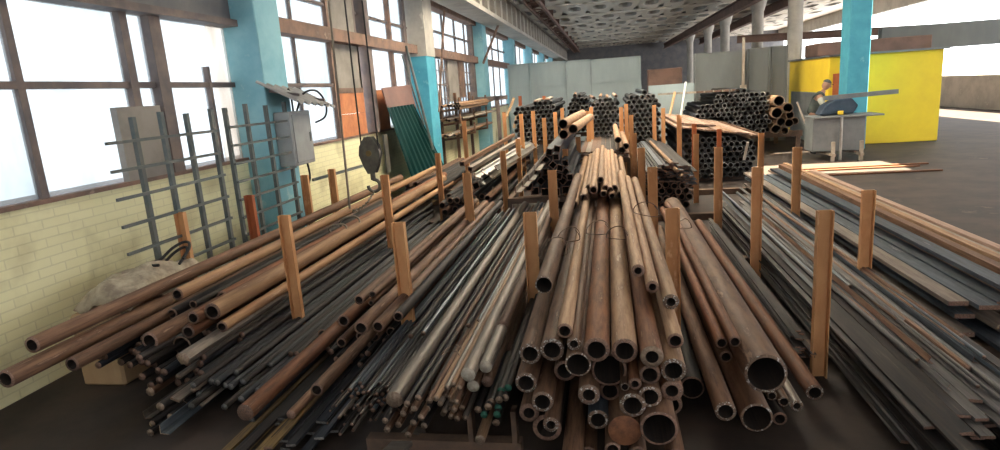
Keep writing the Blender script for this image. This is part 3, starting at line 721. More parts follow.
pack('steel_rod', 'small_rod', ['dark', 'dark', 'dark'], 'cut', -2.62, -1.66, .12, lambda x: .20, .026, 4.3, 8.2, 'dark rod on the bottom of the left middle bay', 'rod', 'dark rods under the brown pipes', jy=.2)
for i, (x, z) in enumerate([(-2.12,.25),(-2.02,.24),(-1.92,.26),(-1.84,.30),(-1.76,.28),(-1.70,.36),(-1.8,.40),(-2.35,.26),(-2.25,.30)]):
    bar_at('steel_pipe', 'tube', ['brown', 'dark', 'red'][i % 3], 'cut', (x, 4.3+.15*(i % 3), z), .04, 4.2, 'dim brown pipe low in the left middle bay behind the twins', PC, 'dim lower pipes of the left middle bay')
for i, (px, py) in enumerate([(222, 447), (238, 449), (256, 447), (268, 440)]):
    by_px('flat_bar', 'flat', 'yellow_bar', 'cut', px, py+8, 3.0, 5, 6.5, 'ochre-stained flat bar at the very front of the left middle bay', 'flat bar', 'ochre flat bars')
# rods in front between B and C (light ends bundle)
for i in range(34):
    x = -1.62+random.uniform(-.12, .22); z = .2+random.uniform(0, .16)
    bar_at('steel_rod', 'small_rod', random.choice(['dark', 'grey', 'dark']), 'cut', (x, 3.1+random.uniform(-.1, .3), z), random.choice([.007, .010]), 5.2, 'thin rod among shiny-edged strips jutting forward', 'rod', 'thin shiny-edged rods jutting forward')

# ===================================================== BAY A
GA = 'tan pipes on the rack beside the window wall'
A_ = [
 (177,294.5,4.1,6.2,'tube','otan','cut',11.6,'long tan pipe nearest the window wall with its end free'),
 (212,312,4.0,8.8,'tube','otan','cut',10.9,'biggest tan pipe with dark bore on the window-side rack'),
 (172,314,4.15,5.6,'tube','dark','cut',9,'dark pipe end below the long tan pipe'),
 (193,304.5,4.25,4.2,'tube','dark','cut',9,'small dark bore between the long and the biggest tan pipe'),
 (193,318,4.0,6.5,'tube','red','cut',9,'reddish pipe end left of the biggest tan pipe'),
 (221.7,327,4.0,5.7,'tube','otan','cut',11.2,'tan pipe lying right under the biggest one'),
 (188,332,3.9,7,'tube','red','cut',8.5,'reddish pipe end below the other reddish one'),
 (149.5,341,3.8,9,'tube','brown','cut',8.6,'brown sunlit pipe end at the left limit of the pile'),
 (182,346,3.95,10,'tube_thin','dark','cut',8.6,'wide dark pipe under the lower reddish end'),
 (183,359,3.6,7,'hex','grey','cutrod',8,'pale hexagonal bar with pink end lying on the dark rods'),
]
A_ = relax(A_, -.3, .4)
for px, py, Y, r, sh, b, c, Ye, lab in A_:
    by_px('steel_pipe' if sh != 'hex' else 'hexagonal_bar', sh, b, c, px, py, Y, r, Ye, lab, PC if sh != 'hex' else 'bar', GA if sh != 'hex' else None, yaw=random.uniform(-.3, .1))
for (x, y, z, r, L, b, lab) in ((-3.72, 3.2, .70, .055, 7.5, 'brown', 'dark brown pipe passing behind the long tan pipe'), (-3.74, 3.0, .56, .06, 6, 'brown', 'brown pipe lowest against the window wall posts'),
                           (-3.56, 3.3, .52, .05, 6, 'brown', 'brown pipe between the wall pipe and the tan pipe'), 
                           (-3.16, 4.4, .60, .055, 7.2, 'red', 'brown pipe under and behind the biggest tan pipe')):
    bar_at('steel_pipe', 'tube', b, 'cut', (x, y, z), r, L, lab, PC, GA, yaw=random.uniform(-.2, .2))
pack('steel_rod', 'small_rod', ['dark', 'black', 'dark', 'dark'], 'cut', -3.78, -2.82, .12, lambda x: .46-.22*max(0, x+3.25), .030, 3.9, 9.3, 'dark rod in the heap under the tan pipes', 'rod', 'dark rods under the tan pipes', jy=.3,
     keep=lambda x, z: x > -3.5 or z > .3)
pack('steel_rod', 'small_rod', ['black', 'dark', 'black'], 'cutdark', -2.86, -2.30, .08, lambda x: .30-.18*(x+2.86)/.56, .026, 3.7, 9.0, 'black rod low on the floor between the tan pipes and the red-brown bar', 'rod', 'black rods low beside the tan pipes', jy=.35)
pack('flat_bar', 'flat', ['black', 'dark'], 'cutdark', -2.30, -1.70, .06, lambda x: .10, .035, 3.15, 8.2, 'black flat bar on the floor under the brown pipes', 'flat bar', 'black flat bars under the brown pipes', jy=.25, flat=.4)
extra = [(178,377,3.6,3,'small_rod','grey'),(193,390,3.5,3,'small_rod','grey'),(160,407,3.35,4.5,'rod','dark'),(170,417,3.4,3.5,'small_rod','dark'),(164,430,3.2,5,'angle','bluegrey'),(152,424,3.35,3.5,'small_rod','dark'),(150,433,3.3,4,'small_rod','dark'),
         (157,441,3.3,4,'small_rod','dark'),(147,415,3.5,4,'angle','grey'),(200,405,3.45,3,'flat','grey'),(205,392,3.6,3.5,'flat','grey'),(187,400,3.5,3.5,'angle','dark'),(150,392,3.6,5,'small_rod','brown'),(175,400,3.4,5,'flat','grey')]
for i, (px, py, Y, r, sh, b) in enumerate(extra):
    by_px('steel_rod' if 'rod' in sh else 'flat_bar' if sh == 'flat' else 'angle_bar', sh, b, 'cutrod', px, py, Y, r, 8, 'odd steel bar jutting from the dark heap under the tan pipes', 'bar', 'odd bars jutting from the dark heap', roll=random.uniform(-20, 40), pitch=random.uniform(-.5, 1))
# second stretch of rack A: dark pipes
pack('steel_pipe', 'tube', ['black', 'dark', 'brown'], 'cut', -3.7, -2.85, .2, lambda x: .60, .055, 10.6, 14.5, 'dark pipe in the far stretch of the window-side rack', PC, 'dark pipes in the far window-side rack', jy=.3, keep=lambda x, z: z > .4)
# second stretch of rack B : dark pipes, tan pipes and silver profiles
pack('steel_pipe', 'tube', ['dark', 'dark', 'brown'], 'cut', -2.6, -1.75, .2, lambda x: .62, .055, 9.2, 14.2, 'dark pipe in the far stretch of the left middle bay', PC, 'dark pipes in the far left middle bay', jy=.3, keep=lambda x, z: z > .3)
for i, (px, py, Y, b, r) in enumerate([(462,164,9.6,'brown',2.2),(470,169,9.4,'grey',2.2),(478,176,9.3,'silver',4),(485,172,9.4,'silver',4),(483,182,9.2,'silver',3.5),(491,176,9.4,'pale',3.5),(497,168,9.6,'silver',3),(476,186,9.0,'dark',3.5)]):
    by_px('steel_profile', 'channel' if b in ('silver', 'pale') else 'square', b, 'cut', px, py, Y, r, 14.5, ['brownish square tube, outer one, sloping over the far dark pipes', 'greyish square tube, inner one, sloping over the far dark pipes', 'bright galvanised channel topmost on the left', 'bright galvanised channel topmost on the right', 'bright galvanised channel beneath the topmost two', 'pale channel right of the bright ones', 'thin bright channel resting highest of the far ones', 'dark square tube under the bright channels'][i], 'profile', 'far channels and square tubes', yaw=-1.5, pitch=.8, roll=10*i)
# bay C second stretch : square tubes and three wide pipes on top
sq = [(546,172),(553,165),(546,160),(556,157),(560,168),(551,176),(559,176),(543,166),(565,163),(538,174),(566,172),(549,152),(557,149),(541,181),(563,181),(570,177)]
for i, (x, y) in enumerate(sq):
    by_px('square_tube', 'square', 'black', 'cut', x, y, 8.7+.1*(i % 3), 3.3, 13.5, 'black square tube in the stack below the three wide pipes', 'square tube', 'black square tubes behind the rods', roll=random.choice([0, 45, 10]))
for i, (x, y) in enumerate([(535,188),(545,189),(556,189),(566,187),(529,184),(574,186)]):
    by_px('square_tube', 'square', 'black', 'cut', x, y+3, 8.8, 4, 13.5, 'black square tube at the bottom of the stack below the three wide pipes', 'square tube', 'black square tubes behind the rods')
for px, py, lab in ((563, 124, 'left upper'), (573, 129, 'right'), (563.5, 134.5, 'lower')):
    by_px('steel_pipe', 'tube_thin', 'tan', 'cut', px, py, 9.2, 4.8, 12.4, '%s one of three wide tan pipes with black bores on the square tubes' % lab, PC, 'three wide pipes on the square tubes', yaw=-3)
for i, (px, py) in enumerate([(531,178),(525,184),(518,190),(537,168)]):
    by_px('angle_bar', 'angle', 'grey', 'cut', px, py, 8.2, 3, 13.5, 'long grey angle bar sloping up beside the black square tubes, %s from the front' % ORD[i], 'angle bar', 'angle bars by the square tubes', yaw=-1.0, pitch=1)
# bay D far: dark strips
pack('flat_bar', 'flat', ['brown', 'dark', 'grey'], 'cut', -.5, .38, .5, lambda x: .92, .045, 11.4, 15.2, 'dull brown flat bar on the rack behind the tan batch', 'flat bar', 'flat bars behind the tan batch', jy=.2, flat=.35, keep=lambda x, z: z > .75)
for i, (px, py) in enumerate([(618,140),(626,146),(622,150)]):
    by_px('steel_pipe', 'tube_thin', 'tan', 'cut', px, py, 10.8, 3.2, 14.5, ['left', 'right', 'lower'][i]+' one of the three tan pipes beside the far pile end', PC, 'tan pipes beside the far pile end')
# bay E far: grey strips with dark ends
pack('flat_bar', 'flat', ['bluegrey', 'dark', 'dark'], 'cut', .52, 1.36, .35, lambda x: .86-.35*abs(x-.95), .04, 10.0, 14.2, 'bluish grey strip in the stack left of the end-on pipes', 'flat bar', 'bluish grey strips', jy=.25, flat=.35, keep=lambda x, z: z > .55-.35*abs(x-.95), yaw=.8)
pack('steel_pipe', 'tube', ['dark'], 'cut', .52, 1.36, .1, lambda x: .56, .06, 10.0, 14.0, 'black pipe under the bluish grey strips', PC, 'black pipes under the bluish strips', jy=.1)
for i, (px, py) in enumerate([(672,150),(677,157),(683,163)]):
    by_px('steel_rod', 'small_rod', 'tan', 'cut', px, py+14, 9.6, 2, 13.4, 'long tan rod sloping beside the bluish strips, %s from their side' % ORD[i], 'rod', 'tan rods by the strips', yaw=1)

# ===================================================== BAY F  thin bars on the floor
pack('flat_bar', 'flat', ['ash', 'dark', 'ash', 'dark'], 'cut', 1.5, 2.28, .10, lambda x: .37, .034, 3.0, 8.8, 'thin grey-brown bar in the low spread right of the large bore pipes', 'flat bar', 'thin bars right of the large bore pipes', jy=.4, flat=.45, roll=0)
for i in range(26):
    x = 1.55+.7*random.random()
    bar_at(*random.choice([('angle_bar', 'angle'), ('steel_rod', 'small_rod')]), random.choice(['ash', 'brown', 'bluegrey', 'ash']), 'cut', (x, 3.2+random.uniform(0, 2.4), .385), random.uniform(.010, .02), 4.6, 'loose bar lying on top of the low spread', 'bar', 'loose bars on the low spread', yaw=random.uniform(-1.2, 1.2), roll=random.uniform(0, 60))
pack('flat_bar', 'flat', ['dark', 'ash'], 'cut', 1.27, 1.37, .10, lambda x: .24, .02, 4.4, 8.2, 'thin dark bar between the rust-red floor pipe and the posts', 'flat bar', 'thin dark bars beside the rust-red floor pipe', jy=.2, flat=.45)
# ===================================================== BAY G  coloured bars
gz = [('bluegrey', 'channel', .05), ('bluegrey', 'flat', .05), ('pink', 'flat', .06), ('tan', 'square', .035), ('brown', 'square', .04), ('pale', 'flat', .05), ('pink', 'square', .04), ('grey', 'channel', .05)]
n = 0
for row in range(4):
    for c in range(8):
        if row*.1 + abs(c-3.2)*.06 > .42: continue
        b, sh, r = random.choice(gz[:2] + gz[7:]) if c < 3 else random.choice(gz[2:7]); sh = 'square' if sh == 'square' else 'flat'; r = min(r, .045) if sh == 'square' else .068
        bar_at('steel_profile', sh, b, 'cut', (2.5+.155*c+.05*(row % 2), 3.9+random.uniform(0, 1.2), .15+.1*row), r, 7.0+random.uniform(-.5, .5), ('bluish' if c < 3 else 'pinkish or tan')+' profile in the far right floor stack', 'profile', ('bluish' if c < 3 else 'pinkish or tan')+' profiles in the far right floor stack', yaw=random.uniform(-.3, .3)); n += 1
for i, (x, z, b) in enumerate(((3.3, .45, 'pale'), (3.45, .38, 'pink'), (3.6, .3, 'pale'), (3.9, .12, 'pink'), (4.05, .1, 'pink'))):
    bar_at('steel_profile', 'flat', b, 'cut', (x, 5.2, z), .055, 5.0, '%s long flat profile on the outer side of the right floor stack, %s from inside' % ('pale' if b == 'pale' else 'pink', ORD[i]), 'profile')

# ===================================================== END-ON STACK
ST = 13.0
pack('steel_pipe', 'tube', ['black', 'dark', 'black'], 'cutdark', 1.5, 2.95, .08, lambda x: 1.02-.22*(x-1.5)/1.45, .06, ST, 17.4, 'dark pipe in the end-on stack topped by pinkish bars', PC, 'dark pipes of the end-on stack', jy=.04)
for i in range(13):
    x = 1.42+.128*i
    bar_at('flat_bar', 'flat', random.choice(['pink', 'tan', 'brown', 'pink']), 'cut', (x, ST-.25+.3*random.random(), 1.13+.02*random.random()-.155*(x-1.5)), .06, 4.6, 'pinkish flat bar roofing the end-on pipe stack', 'flat bar', 'pinkish bars on the end-on stack', yaw=random.uniform(-.4, .8), roll=8.8)
for i in range(6):
    bar_at('flat_bar', 'flat', 'pink', 'cut', (1.5+.14*i, ST+.3+.1*i, 1.20-.155*.14*i), .06, 4.2, 'pinkish flat bar in the second layer over the stack', 'flat bar', 'pinkish bars on the end-on stack', yaw=1.5*random.random(), roll=8.8)
bm = bmesh.new(); bar(bm, P(748, 142, Y=12.8), P(744, 160, Y=12.9), .05, .02); tag(finish('steel_plate', bm, M['pale']), 'bright strip hanging at the right corner of the end-on stack', 'strip')
bm = bmesh.new()
for y in (ST+.3, ST+3.6): box(bm, 1.4, 3.1, y, y+.12, 0, .08)
tag(finish('timber_bearer', bm, M['sleeper']), 'low bearers beneath the end-on pipe stack', 'bearer')

# ===================================================== FAR BUNDLES
def fb(x0, x1, z0, z1, Y, r, lab, grp, zf=None, wob=.08):
    return pack('black_pipe', 'tube', ['black', 'black', 'bluegrey'], 'cutdark', x0, x1, z0, zf or (lambda x: z1-wob*abs(2*(x-x0)/(x1-x0)-1)**2*2), r, Y, Y+3.6, lab, PC, grp, jy=.04)
fb(-2.25, -1.2, .86, 1.84, 15.2, .06, 'black pipe in the leftmost far bundle before the grey partition', 'black pipes, leftmost far bundle', zf=lambda x: 1.66+.2*(x+2.25))
fb(-.95, -.38, 1.0, 1.88, 15.2, .052, 'black pipe in the second far bundle from the left', 'black pipes, second far bundle')
fb(-.36, .30, .85, 1.78, 14.6, .054, 'black pipe in the middle far bundle behind the central pile', 'black pipes, middle far bundle')
fb(.45, 1.25, .75, 1.86, 15.0, .06, 'black pipe in the fourth far bundle, right of the middle one', 'black pipes, fourth far bundle')
# support frames under these bundles
for i, (x0, x1, z) in enumerate(((-2.3, -1.15, .84), (-1.0, -.37, .98), (-.37, .35, .83), (.42, 1.3, .73))):
    bm = bmesh.new()
    for y in (15.5, 17.8):
        box(bm, x0, x1, y, y+.1, z-.1, z)
        for x in (x0, x1-.08): box(bm, x, x+.08, y, y+.1, 0, z-.1)
    for x in (x0, x1-.08): box(bm, x, x+.08, 15.6, 17.8, z-.1, z)
    tag(finish('bundle_stand', bm, M['sleeper']), 'dark stand carrying the %s far bundle of black pipes' % ['leftmost', 'second', 'middle', 'fourth'][i], 'stand')
for i, (px, py, lab) in enumerate([(547, 99, 'pale plank lying on the leftmost far bundle'), (536, 101, 'second pale plank on the leftmost far bundle')]):
    by_px('timber_plank', 'flat', 'pale', 'cut', px, py, 15.1, 2.5, 18, lab, 'plank', yaw=3)
for i, (px, py) in enumerate([(575, 95), (594, 98), (600, 97), (607, 98), (616, 96), (647, 98)]):
    by_px('black_pipe', 'tube', 'pink' if i in (1, 4) else 'tan', 'cut', px, py, 15.0, 1.6, 18.4, 'rust-coloured bar lying on top of a far black bundle, %s from the left' % ORD[i], PC, 'rusty bars on the far bundles', yaw=random.uniform(-4, 4))

def stand(x0, x1, z, ys, lab):
    bm = bmesh.new()
    for y in ys:
        box(bm, x0, x1, y, y+.08, z-.08, z)
        for x in (x0, x1-.06): box(bm, x, x+.06, y, y+.08, 0, z-.08)
    for x in (x0, x1-.06): box(bm, x, x+.06, ys[0]+.08, ys[-1], z-.08, z-.01)
    tag(finish('bundle_stand', bm, M['sleeper']), lab, 'stand')
stand(-.52, .40, .74, (11.7, 14.6), 'dark stand under the dull flat bars behind the tan batch')
stand(-3.76, -2.84, .40, (10.9, 14.0), 'dark stand under the far dark pipes of the window-side rack')
stand(-2.66, -1.70, .29, (9.5, 13.5), 'dark stand under the far dark pipes of the left middle bay')
q_ = P(535, 191, Y=9.0)
stand(-1.5, -.55, q_.z-.10, (9.0, 12.6), 'dark stand under the black square tubes')

# far right stack of black pipes with wide rusty ends at its right
pack('black_pipe', 'tube', ['black', 'black', 'dark'], 'cutdark', 2.3, 4.25, .55, lambda x: 1.50+.18*math.sin(x*2.1)+(.12 if 2.9 < x < 3.6 else 0), .068, 17.5, 20.4, 'black pipe in the long heap before the right grey partition', PC, 'black pipes of the heap before the right partition', jy=.15, keep=lambda x, z: z > 1.0 or x > 3.0)
bm = bmesh.new()
for y in (17.7, 19.9):
    box(bm, 2.2, 5.1, y, y+.12, .4, .55)
    for x in (2.25, 3.6, 4.95): box(bm, x, x+.1, y, y+.12, 0, .4)
for x in (2.25, 4.95): box(bm, x, x+.1, 17.75, 20.0, .42, .5)
tag(finish('bundle_stand', bm, M['sleeper']), 'dark stand beneath the long heap of black pipes', 'stand')
FR = [(779,101,7.5),(788,108,7),(777,113,7.5),(790,115,5.5),(781,122,6),(789,123,6),(776,129,6.5),(785,131,5),(773,106,4),(795,121,5)]
for i, (px, py, r) in enumerate(FR):
    by_px('steel_pipe', 'tube_thin', 'tan', 'cutrod', px, py, 17.1+.05*i, r*.72, 20.3, ['topmost wide rusty pipe end at the right of the black heap', 'wide rusty pipe end just right below the topmost', 'wide rusty pipe end left in the second course', 'medium rusty pipe end right of the second course', 'medium rusty pipe end in the third course, inner', 'medium rusty pipe end in the third course, outer', 'wide rusty pipe end lowest left', 'rusty pipe end lowest right', 'small rusty pipe end left of the topmost', 'rusty pipe end farthest right of the heap'][i], PC, 'wide rusty pipe ends at the right of the black heap')
bm = bmesh.new(); bar(bm, P(797, 102, Y=16.6), P(812, 140, Y=16.2), .03, .03); tag(finish('steel_rod', bm, M['pale']), 'thin pale bar leaning beside the wide rusty pipe ends', 'rod')
bm = bmesh.new(); bar(bm, P(686, 82, Y=17.0), P(680, 122, Y=16.6), .04, .04); tag(finish('steel_rod', bm, M['silver']), 'pale bar leaning upright left of the black heap', 'rod')
bm = bmesh.new(); bar(bm, P(675, 92, Y=17.0), P(668, 124, Y=16.6), .05, .05); tag(finish('timber_plank', bm, M['wood']), 'thin brown plank leaning upright left of the pale bar', 'plank')
for i in range(5):
    by_px('timber_plank', 'flat', 'pale', 'cut', 700+9*i, 92-.5*i, 17.6, 4, 20, 'thin weathered plank on top of the black heap, %s from the left' % ORD[i], 'plank', 'planks on the black heap', yaw=20, pitch=-1)

# ===================================================== MACHINE + WORKER
t = tag(empty('cutting_machine', (4.9, 14.9, 0)), 'grey floor-standing cutting machine with long arm and dark blue hood', 'machine')
bm = bmesh.new(); box(bm, 4.42, 5.55, 14.6, 15.25, .2, .98); finish('cabinet', loc(bm, t), M['cabinet'], t, bevel=.02)
for x in (4.75, 5.35):
    bm = bmesh.new(); box(bm, x, x+.07, 14.25, 15.6, .12, .18); box(bm, x, x+.07, 14.3, 14.37, 0, .45); finish('foot', loc(bm, t), M['pale'], t)
bm = bmesh.new(); rod(bm, (5.0, 14.5, 0), (5.0, 14.5, 1.0), .03); finish('pipe_leg', loc(bm, t), M['silver'], t, smooth=40)
bm = bmesh.new(); box(bm, 4.4, 5.9, 14.5, 15.3, .98, 1.02); finish('table_top', loc(bm, t), M['cabinet'], t, bevel=.01)
bm = bmesh.new(); bar(bm, (4.75, 15.0, 1.42), (6.3, 14.9, 1.48), .12, .1); finish('arm', loc(bm, t), M['cabinet'], t)
bm = bmesh.new()
hd = [(4.62, 1.04), (5.35, 1.04), (5.45, 1.22), (5.3, 1.40), (4.95, 1.38), (4.72, 1.25)]
a = [bm.verts.new((x, 14.8, z)) for x, z in hd]; b = [bm.verts.new((x, 15.2, z)) for x, z in hd]
for i in range(6): bm.faces.new((a[i], a[(i+1) % 6], b[(i+1) % 6], b[i]))
bm.faces.new(a); bm.faces.new(list(reversed(b))); bmesh.ops.recalc_face_normals(bm, faces=bm.faces[:])
finish('hood', loc(bm, t), M['darkblue'], t, bevel=.02)
bm = bmesh.new(); rod(bm, (5.05, 14.75, 1.04), (5.05, 14.75, 1.12), .06, 12); finish('lamp_cap', loc(bm, t), M['yellow'], t)
t.location.x += .3; t.location.y += 1.0
for i, (x0, x1, y, lab) in enumerate(((3.6, 6.3, 13.9, 'nearest'), (3.9, 6.6, 14.2, 'middle'), (3.4, 6.4, 13.2, 'outermost'))):
    bar_at('steel_profile', 'flat', 'red', 'cut', (x0, y, .02), .05, x1-x0, '%s flat strip standing for a shadow band on the sunlit floor before the machine' % lab, 'strip', yaw=-88)  # flat strips stand in for shadow bands between the sun patches

def skin_obj(name, verts, edges, radii, m, parent, root=0):
    me = bpy.data.meshes.new(name); me.from_pydata(verts, edges, []); me.materials.append(m)
    o = bpy.data.objects.new(name, me); COL.objects.link(o); o.parent = parent
    md = o.modifiers.new('Skin', 'SKIN'); md.use_smooth_shade = True
    for i, r in enumerate(radii): me.skin_vertices[0].data[i].radius = (r, r) if not isinstance(r, tuple) else r
    me.skin_vertices[0].data[root].use_root = True
    s = o.modifiers.new('Sub', 'SUBSURF'); s.levels = 1; s.render_levels = 2
    return o
wp = empty('person', (P(812, 100, Y=17.0).x, 17.0, 0), R(-20))
tag(wp, 'person in dark work vest and cap bending over the cutting machine', 'person')
# local frame: facing +X after rotation the person faces towards the machine
V = [(0,0,.95),(.06,0,1.12),(.13,0,1.32),(.19,0,1.46),(.24,0,1.55),(.27,0,1.60),   # pelvis .. neck
     (0,.10,.88),(.02,.12,.48),(-.03,.12,.09),(.14,.12,.04),(0,-.10,.88),(.05,-.12,.48),(0,-.12,.09),(.17,-.12,.04),
     (.17,.19,1.42),(.26,.24,1.18),(.45,.18,1.10),(.52,.16,1.10),(.17,-.19,1.42),(.28,-.24,1.20),(.46,-.16,1.14),(.53,-.14,1.14)]
Ed = [(0,1),(1,2),(2,3),(3,4),(4,5),(0,6),(6,7),(7,8),(8,9),(0,10),(10,11),(11,12),(12,13),(3,14),(14,15),(15,16),(16,17),(3,18),(18,19),(19,20),(20,21)]
Rr = [.14,.12,.14,.12,.055,.055,.085,.06,.045,.04,.085,.06,.045,.04,.06,.042,.03,.032,.06,.042,.03,.032]
base = len(V)
for s, w, y in ((1, 17, .16), (-1, 21, -.14)):
    wz = V[w][2]
    for k in range(4):
        o0 = len(V); V.append((.57, y+.018*(k-1.5), wz)); V.append((.61, y+.02*(k-1.5), wz-.01)); V.append((.635, y+.02*(k-1.5), wz-.035))
        Ed += [(w, o0), (o0, o0+1), (o0+1, o0+2)]; Rr += [.010, .009, .008]
    o0 = len(V); V.append((.54, y-.04*s, wz-.01)); V.append((.57, y-.055*s, wz-.02)); Ed += [(w, o0), (o0, o0+1)]; Rr += [.011, .009]
body = skin_obj('body', V, Ed, Rr, M['skin'], wp)
# head with face
hb = bmesh.new(); bmesh.ops.create_uvsphere(hb, u_segments=20, v_segments=14, radius=.1)
for v in hb.verts:
    v.co.x *= 1.02; v.co.y *= .78; v.co.z *= 1.2
    if v.co.z < -.03 and v.co.x > 0: v.co.x *= .9
bmesh.ops.create_cone(hb, cap_ends=True, segments=6, radius1=.018, radius2=.006, depth=.05, matrix=Matrix.Translation((.105, 0, -.01)) @ Matrix.Rotation(R(20), 4, 'Y'))
for s in (-1, 1): bmesh.ops.create_uvsphere(hb, u_segments=8, v_segments=6, radius=.025, matrix=Matrix.Translation((0, .078*s, -.005)) @ Matrix.Diagonal((.8, .4, 1.2, 1)))
bmesh.ops.transform(hb, matrix=Matrix.Translation((.31, 0, 1.70)) @ Matrix.Rotation(R(18), 4, 'Y'), verts=hb.verts[:])
hd_ = finish('head', hb, M['skin'], wp, smooth=60)
hb = bmesh.new(); bmesh.ops.create_uvsphere(hb, u_segments=16, v_segments=10, radius=.108)
bmesh.ops.delete(hb, geom=[v for v in hb.verts if v.co.z < .01], context='VERTS')
for v in hb.verts: v.co.y *= .82
box(hb, .07, .16, -.055, .055, .012, .022)
bmesh.ops.transform(hb, matrix=Matrix.Translation((.315, 0, 1.735)) @ Matrix.Rotation(R(18), 4, 'Y'), verts=hb.verts[:])
finish('cap', hb, M['jacket'], wp, smooth=50)
skin_obj('vest', [V[i] for i in (0, 1, 2, 3, 4)]+[(.17,.15,1.44),(.17,-.15,1.44)], [(0,1),(1,2),(2,3),(3,4),(3,5),(3,6)], [.165,.155,.175,.15,.08,.095,.095], M['jacket'], wp)
skin_obj('trousers', [V[i] for i in (0,6,7,8,10,11,12)], [(0,1),(1,2),(2,3),(0,4),(4,5),(5,6)], [.15,.10,.08,.065,.10,.08,.065], M['jacket'], wp)
for i in (14, 18): skin_obj('sleeve', [V[i], V[i+1], V[i+2]], [(0,1),(1,2)], [.085,.066,.05], M['shirt'], wp)
for i in (8, 12): skin_obj('boot', [V[i], V[i+1]], [(0,1)], [.06,.05], M['rubber'], wp)

# ===================================================== LEFT WALL ITEMS
def lattice(ylist, zt, zlist, x, yaxis_ext, label, zb=.02):
    t = tag(empty('steel_lattice', (x, ylist[0], 0)), label, 'lattice', 'steel lattices along the window wall')
    for i, y in enumerate(ylist):
        bm = bmesh.new(); box(bm, x-.02, x+.02, y-.022, y+.022, zb, zt+(.03 if i % 2 else 0)); finish('upright', loc(bm, t), M['lattice'], t)
    for z in zlist:
        bm = bmesh.new(); box(bm, x+.02, x+.045, yaxis_ext[0], yaxis_ext[1], z-.013, z+.013); finish('crossbar', loc(bm, t), M['lattice'], t)
lattice([4.88, 5.24, 5.6, 6.0], 2.10, [1.90-.235*i for i in range(7)], -4.08, (4.5, 6.02), 'dark steel lattice grid standing nearest along the yellow brick wall')
lattice([6.22, 6.62, 7.05, 7.50], 2.13, [1.92-.20*i for i in range(8)], -4.06, (6.2, 7.53), 'dark steel lattice grid standing before the pale blue pillar')
# cabinet with canopy
t = tag(empty('electrical_cabinet', (-4.1, 7.95, 1.3)), 'grey electrical cabinet fixed to the pale blue pillar', 'cabinet')
bm = bmesh.new(); box(bm, -4.21, -3.98, 7.46, 8.02, 1.33, 2.03); finish('body', loc(bm, t), M['cabinet_sunlit'], t, bevel=.012)
bm = bmesh.new(); box(bm, -3.98, -3.965, 7.5, 7.98, 1.37, 1.99); dr = finish('door', loc(bm, t), M['cabinet_sunlit'], t, bevel=.005)
bm = bmesh.new(); box(bm, -3.965, -3.945, 7.90, 7.93, 1.62, 1.74); finish('handle', loc(bm, t), M['silver'], dr)
for i, (pts) in enumerate(([(-4.1, 7.9, 2.03), (-4.0, 7.95, 2.25), (-3.95, 8.25, 2.28), (-3.93, 8.45, 2.1), (-3.95, 8.42, 1.92), (-4.05, 8.3, 1.85)], [(-4.1, 7.8, 2.03), (-4.05, 7.7, 2.2), (-4.1, 7.75, 2.32)], [(-4.1, 8.0, 1.33), (-4.1, 8.02, 1.1), (-4.15, 7.9, .8), (-4.12, 7.95, .3)])):
    tube_path('cable', [tuple(Vector(p)-Vector(t.location)) for p in pts], .014, M['rubber'], t)
t = tag(empty('slate_canopy', (-4.2, 7.4, 2.3)), 'wavy grey slate sheet sheltering the electrical cabinet', 'canopy')
bm = bmesh.new(); n = 40; rws = []
for j in range(2):
    for k, dzz in enumerate((0, -.014)):
        r_ = []
        for i in range(n+1):
            s = i/n; y = 7.22+1.12*s; x = -4.24+.5*j; z = 2.42-.10*s-.26*j+.022*math.sin(s*6*2*math.pi)+dzz
            r_.append(bm.verts.new((x, y, z)))
        rws.append(r_)
for i in range(n):
    bm.faces.new((rws[0][i], rws[0][i+1], rws[2][i+1], rws[2][i])); bm.faces.new((rws[1][i+1], rws[1][i], rws[3][i], rws[3][i+1]))
    bm.faces.new((rws[0][i], rws[1][i], rws[1][i+1], rws[0][i+1])); bm.faces.new((rws[2][i+1], rws[3][i+1], rws[3][i], rws[2][i]))
for a_, b_ in ((0, 1),):
    bm.faces.new((rws[0][0], rws[2][0], rws[3][0], rws[1][0])); bm.faces.new((rws[0][n], rws[1][n], rws[3][n], rws[2][n]))
finish('sheet', loc(bm, t), M['slate'], t, smooth=40)
for y_, z_ in ((7.45, 2.3), (8.15, 2.22)):
    bm = bmesh.new(); bar(bm, (-4.2, y_, z_), (-3.8, y_, z_-.07), .03, .03); finish('bracket', loc(bm, t), M['winframe'], t)

# corrugated green sheet leaning on the wall
def lean_sheet(name, c, m, amp, waves, label, cat, th=.01):
    TL, TR, BL, BR = [Vector(q) for q in c]; bm = bmesh.new(); n = waves*8 if waves else 1
    nrm = (TR-TL).cross(BL-TL).normalized()
    if nrm.x < 0: nrm = -nrm
    def prof(s):
        if not waves: return 0
        q = (s*waves) % 1; return amp*max(-1, min(1, 3*math.sin(q*2*math.pi)))
    g = []
    for k in (0, th):
        for top, A, B in ((1, TL, TR), (0, BL, BR)):
            g.append([bm.verts.new(A.lerp(B, i/n)+nrm*(prof(i/n)+k)) for i in range(n+1)])
    for i in range(n):
        bm.faces.new((g[0][i], g[0][i+1], g[1][i+1], g[1][i])); bm.faces.new((g[2][i+1], g[2][i], g[3][i], g[3][i+1]))
        bm.faces.new((g[0][i+1], g[0][i], g[2][i], g[2][i+1])); bm.faces.new((g[1][i], g[1][i+1], g[3][i+1], g[3][i]))
    bm.faces.new((g[0][0], g[1][0], g[3][0], g[2][0])); bm.faces.new((g[0][n], g[2][n], g[3][n], g[1][n]))
    bmesh.ops.recalc_face_normals(bm, faces=bm.faces[:])
    return tag(finish(name, bm, m), label, cat)
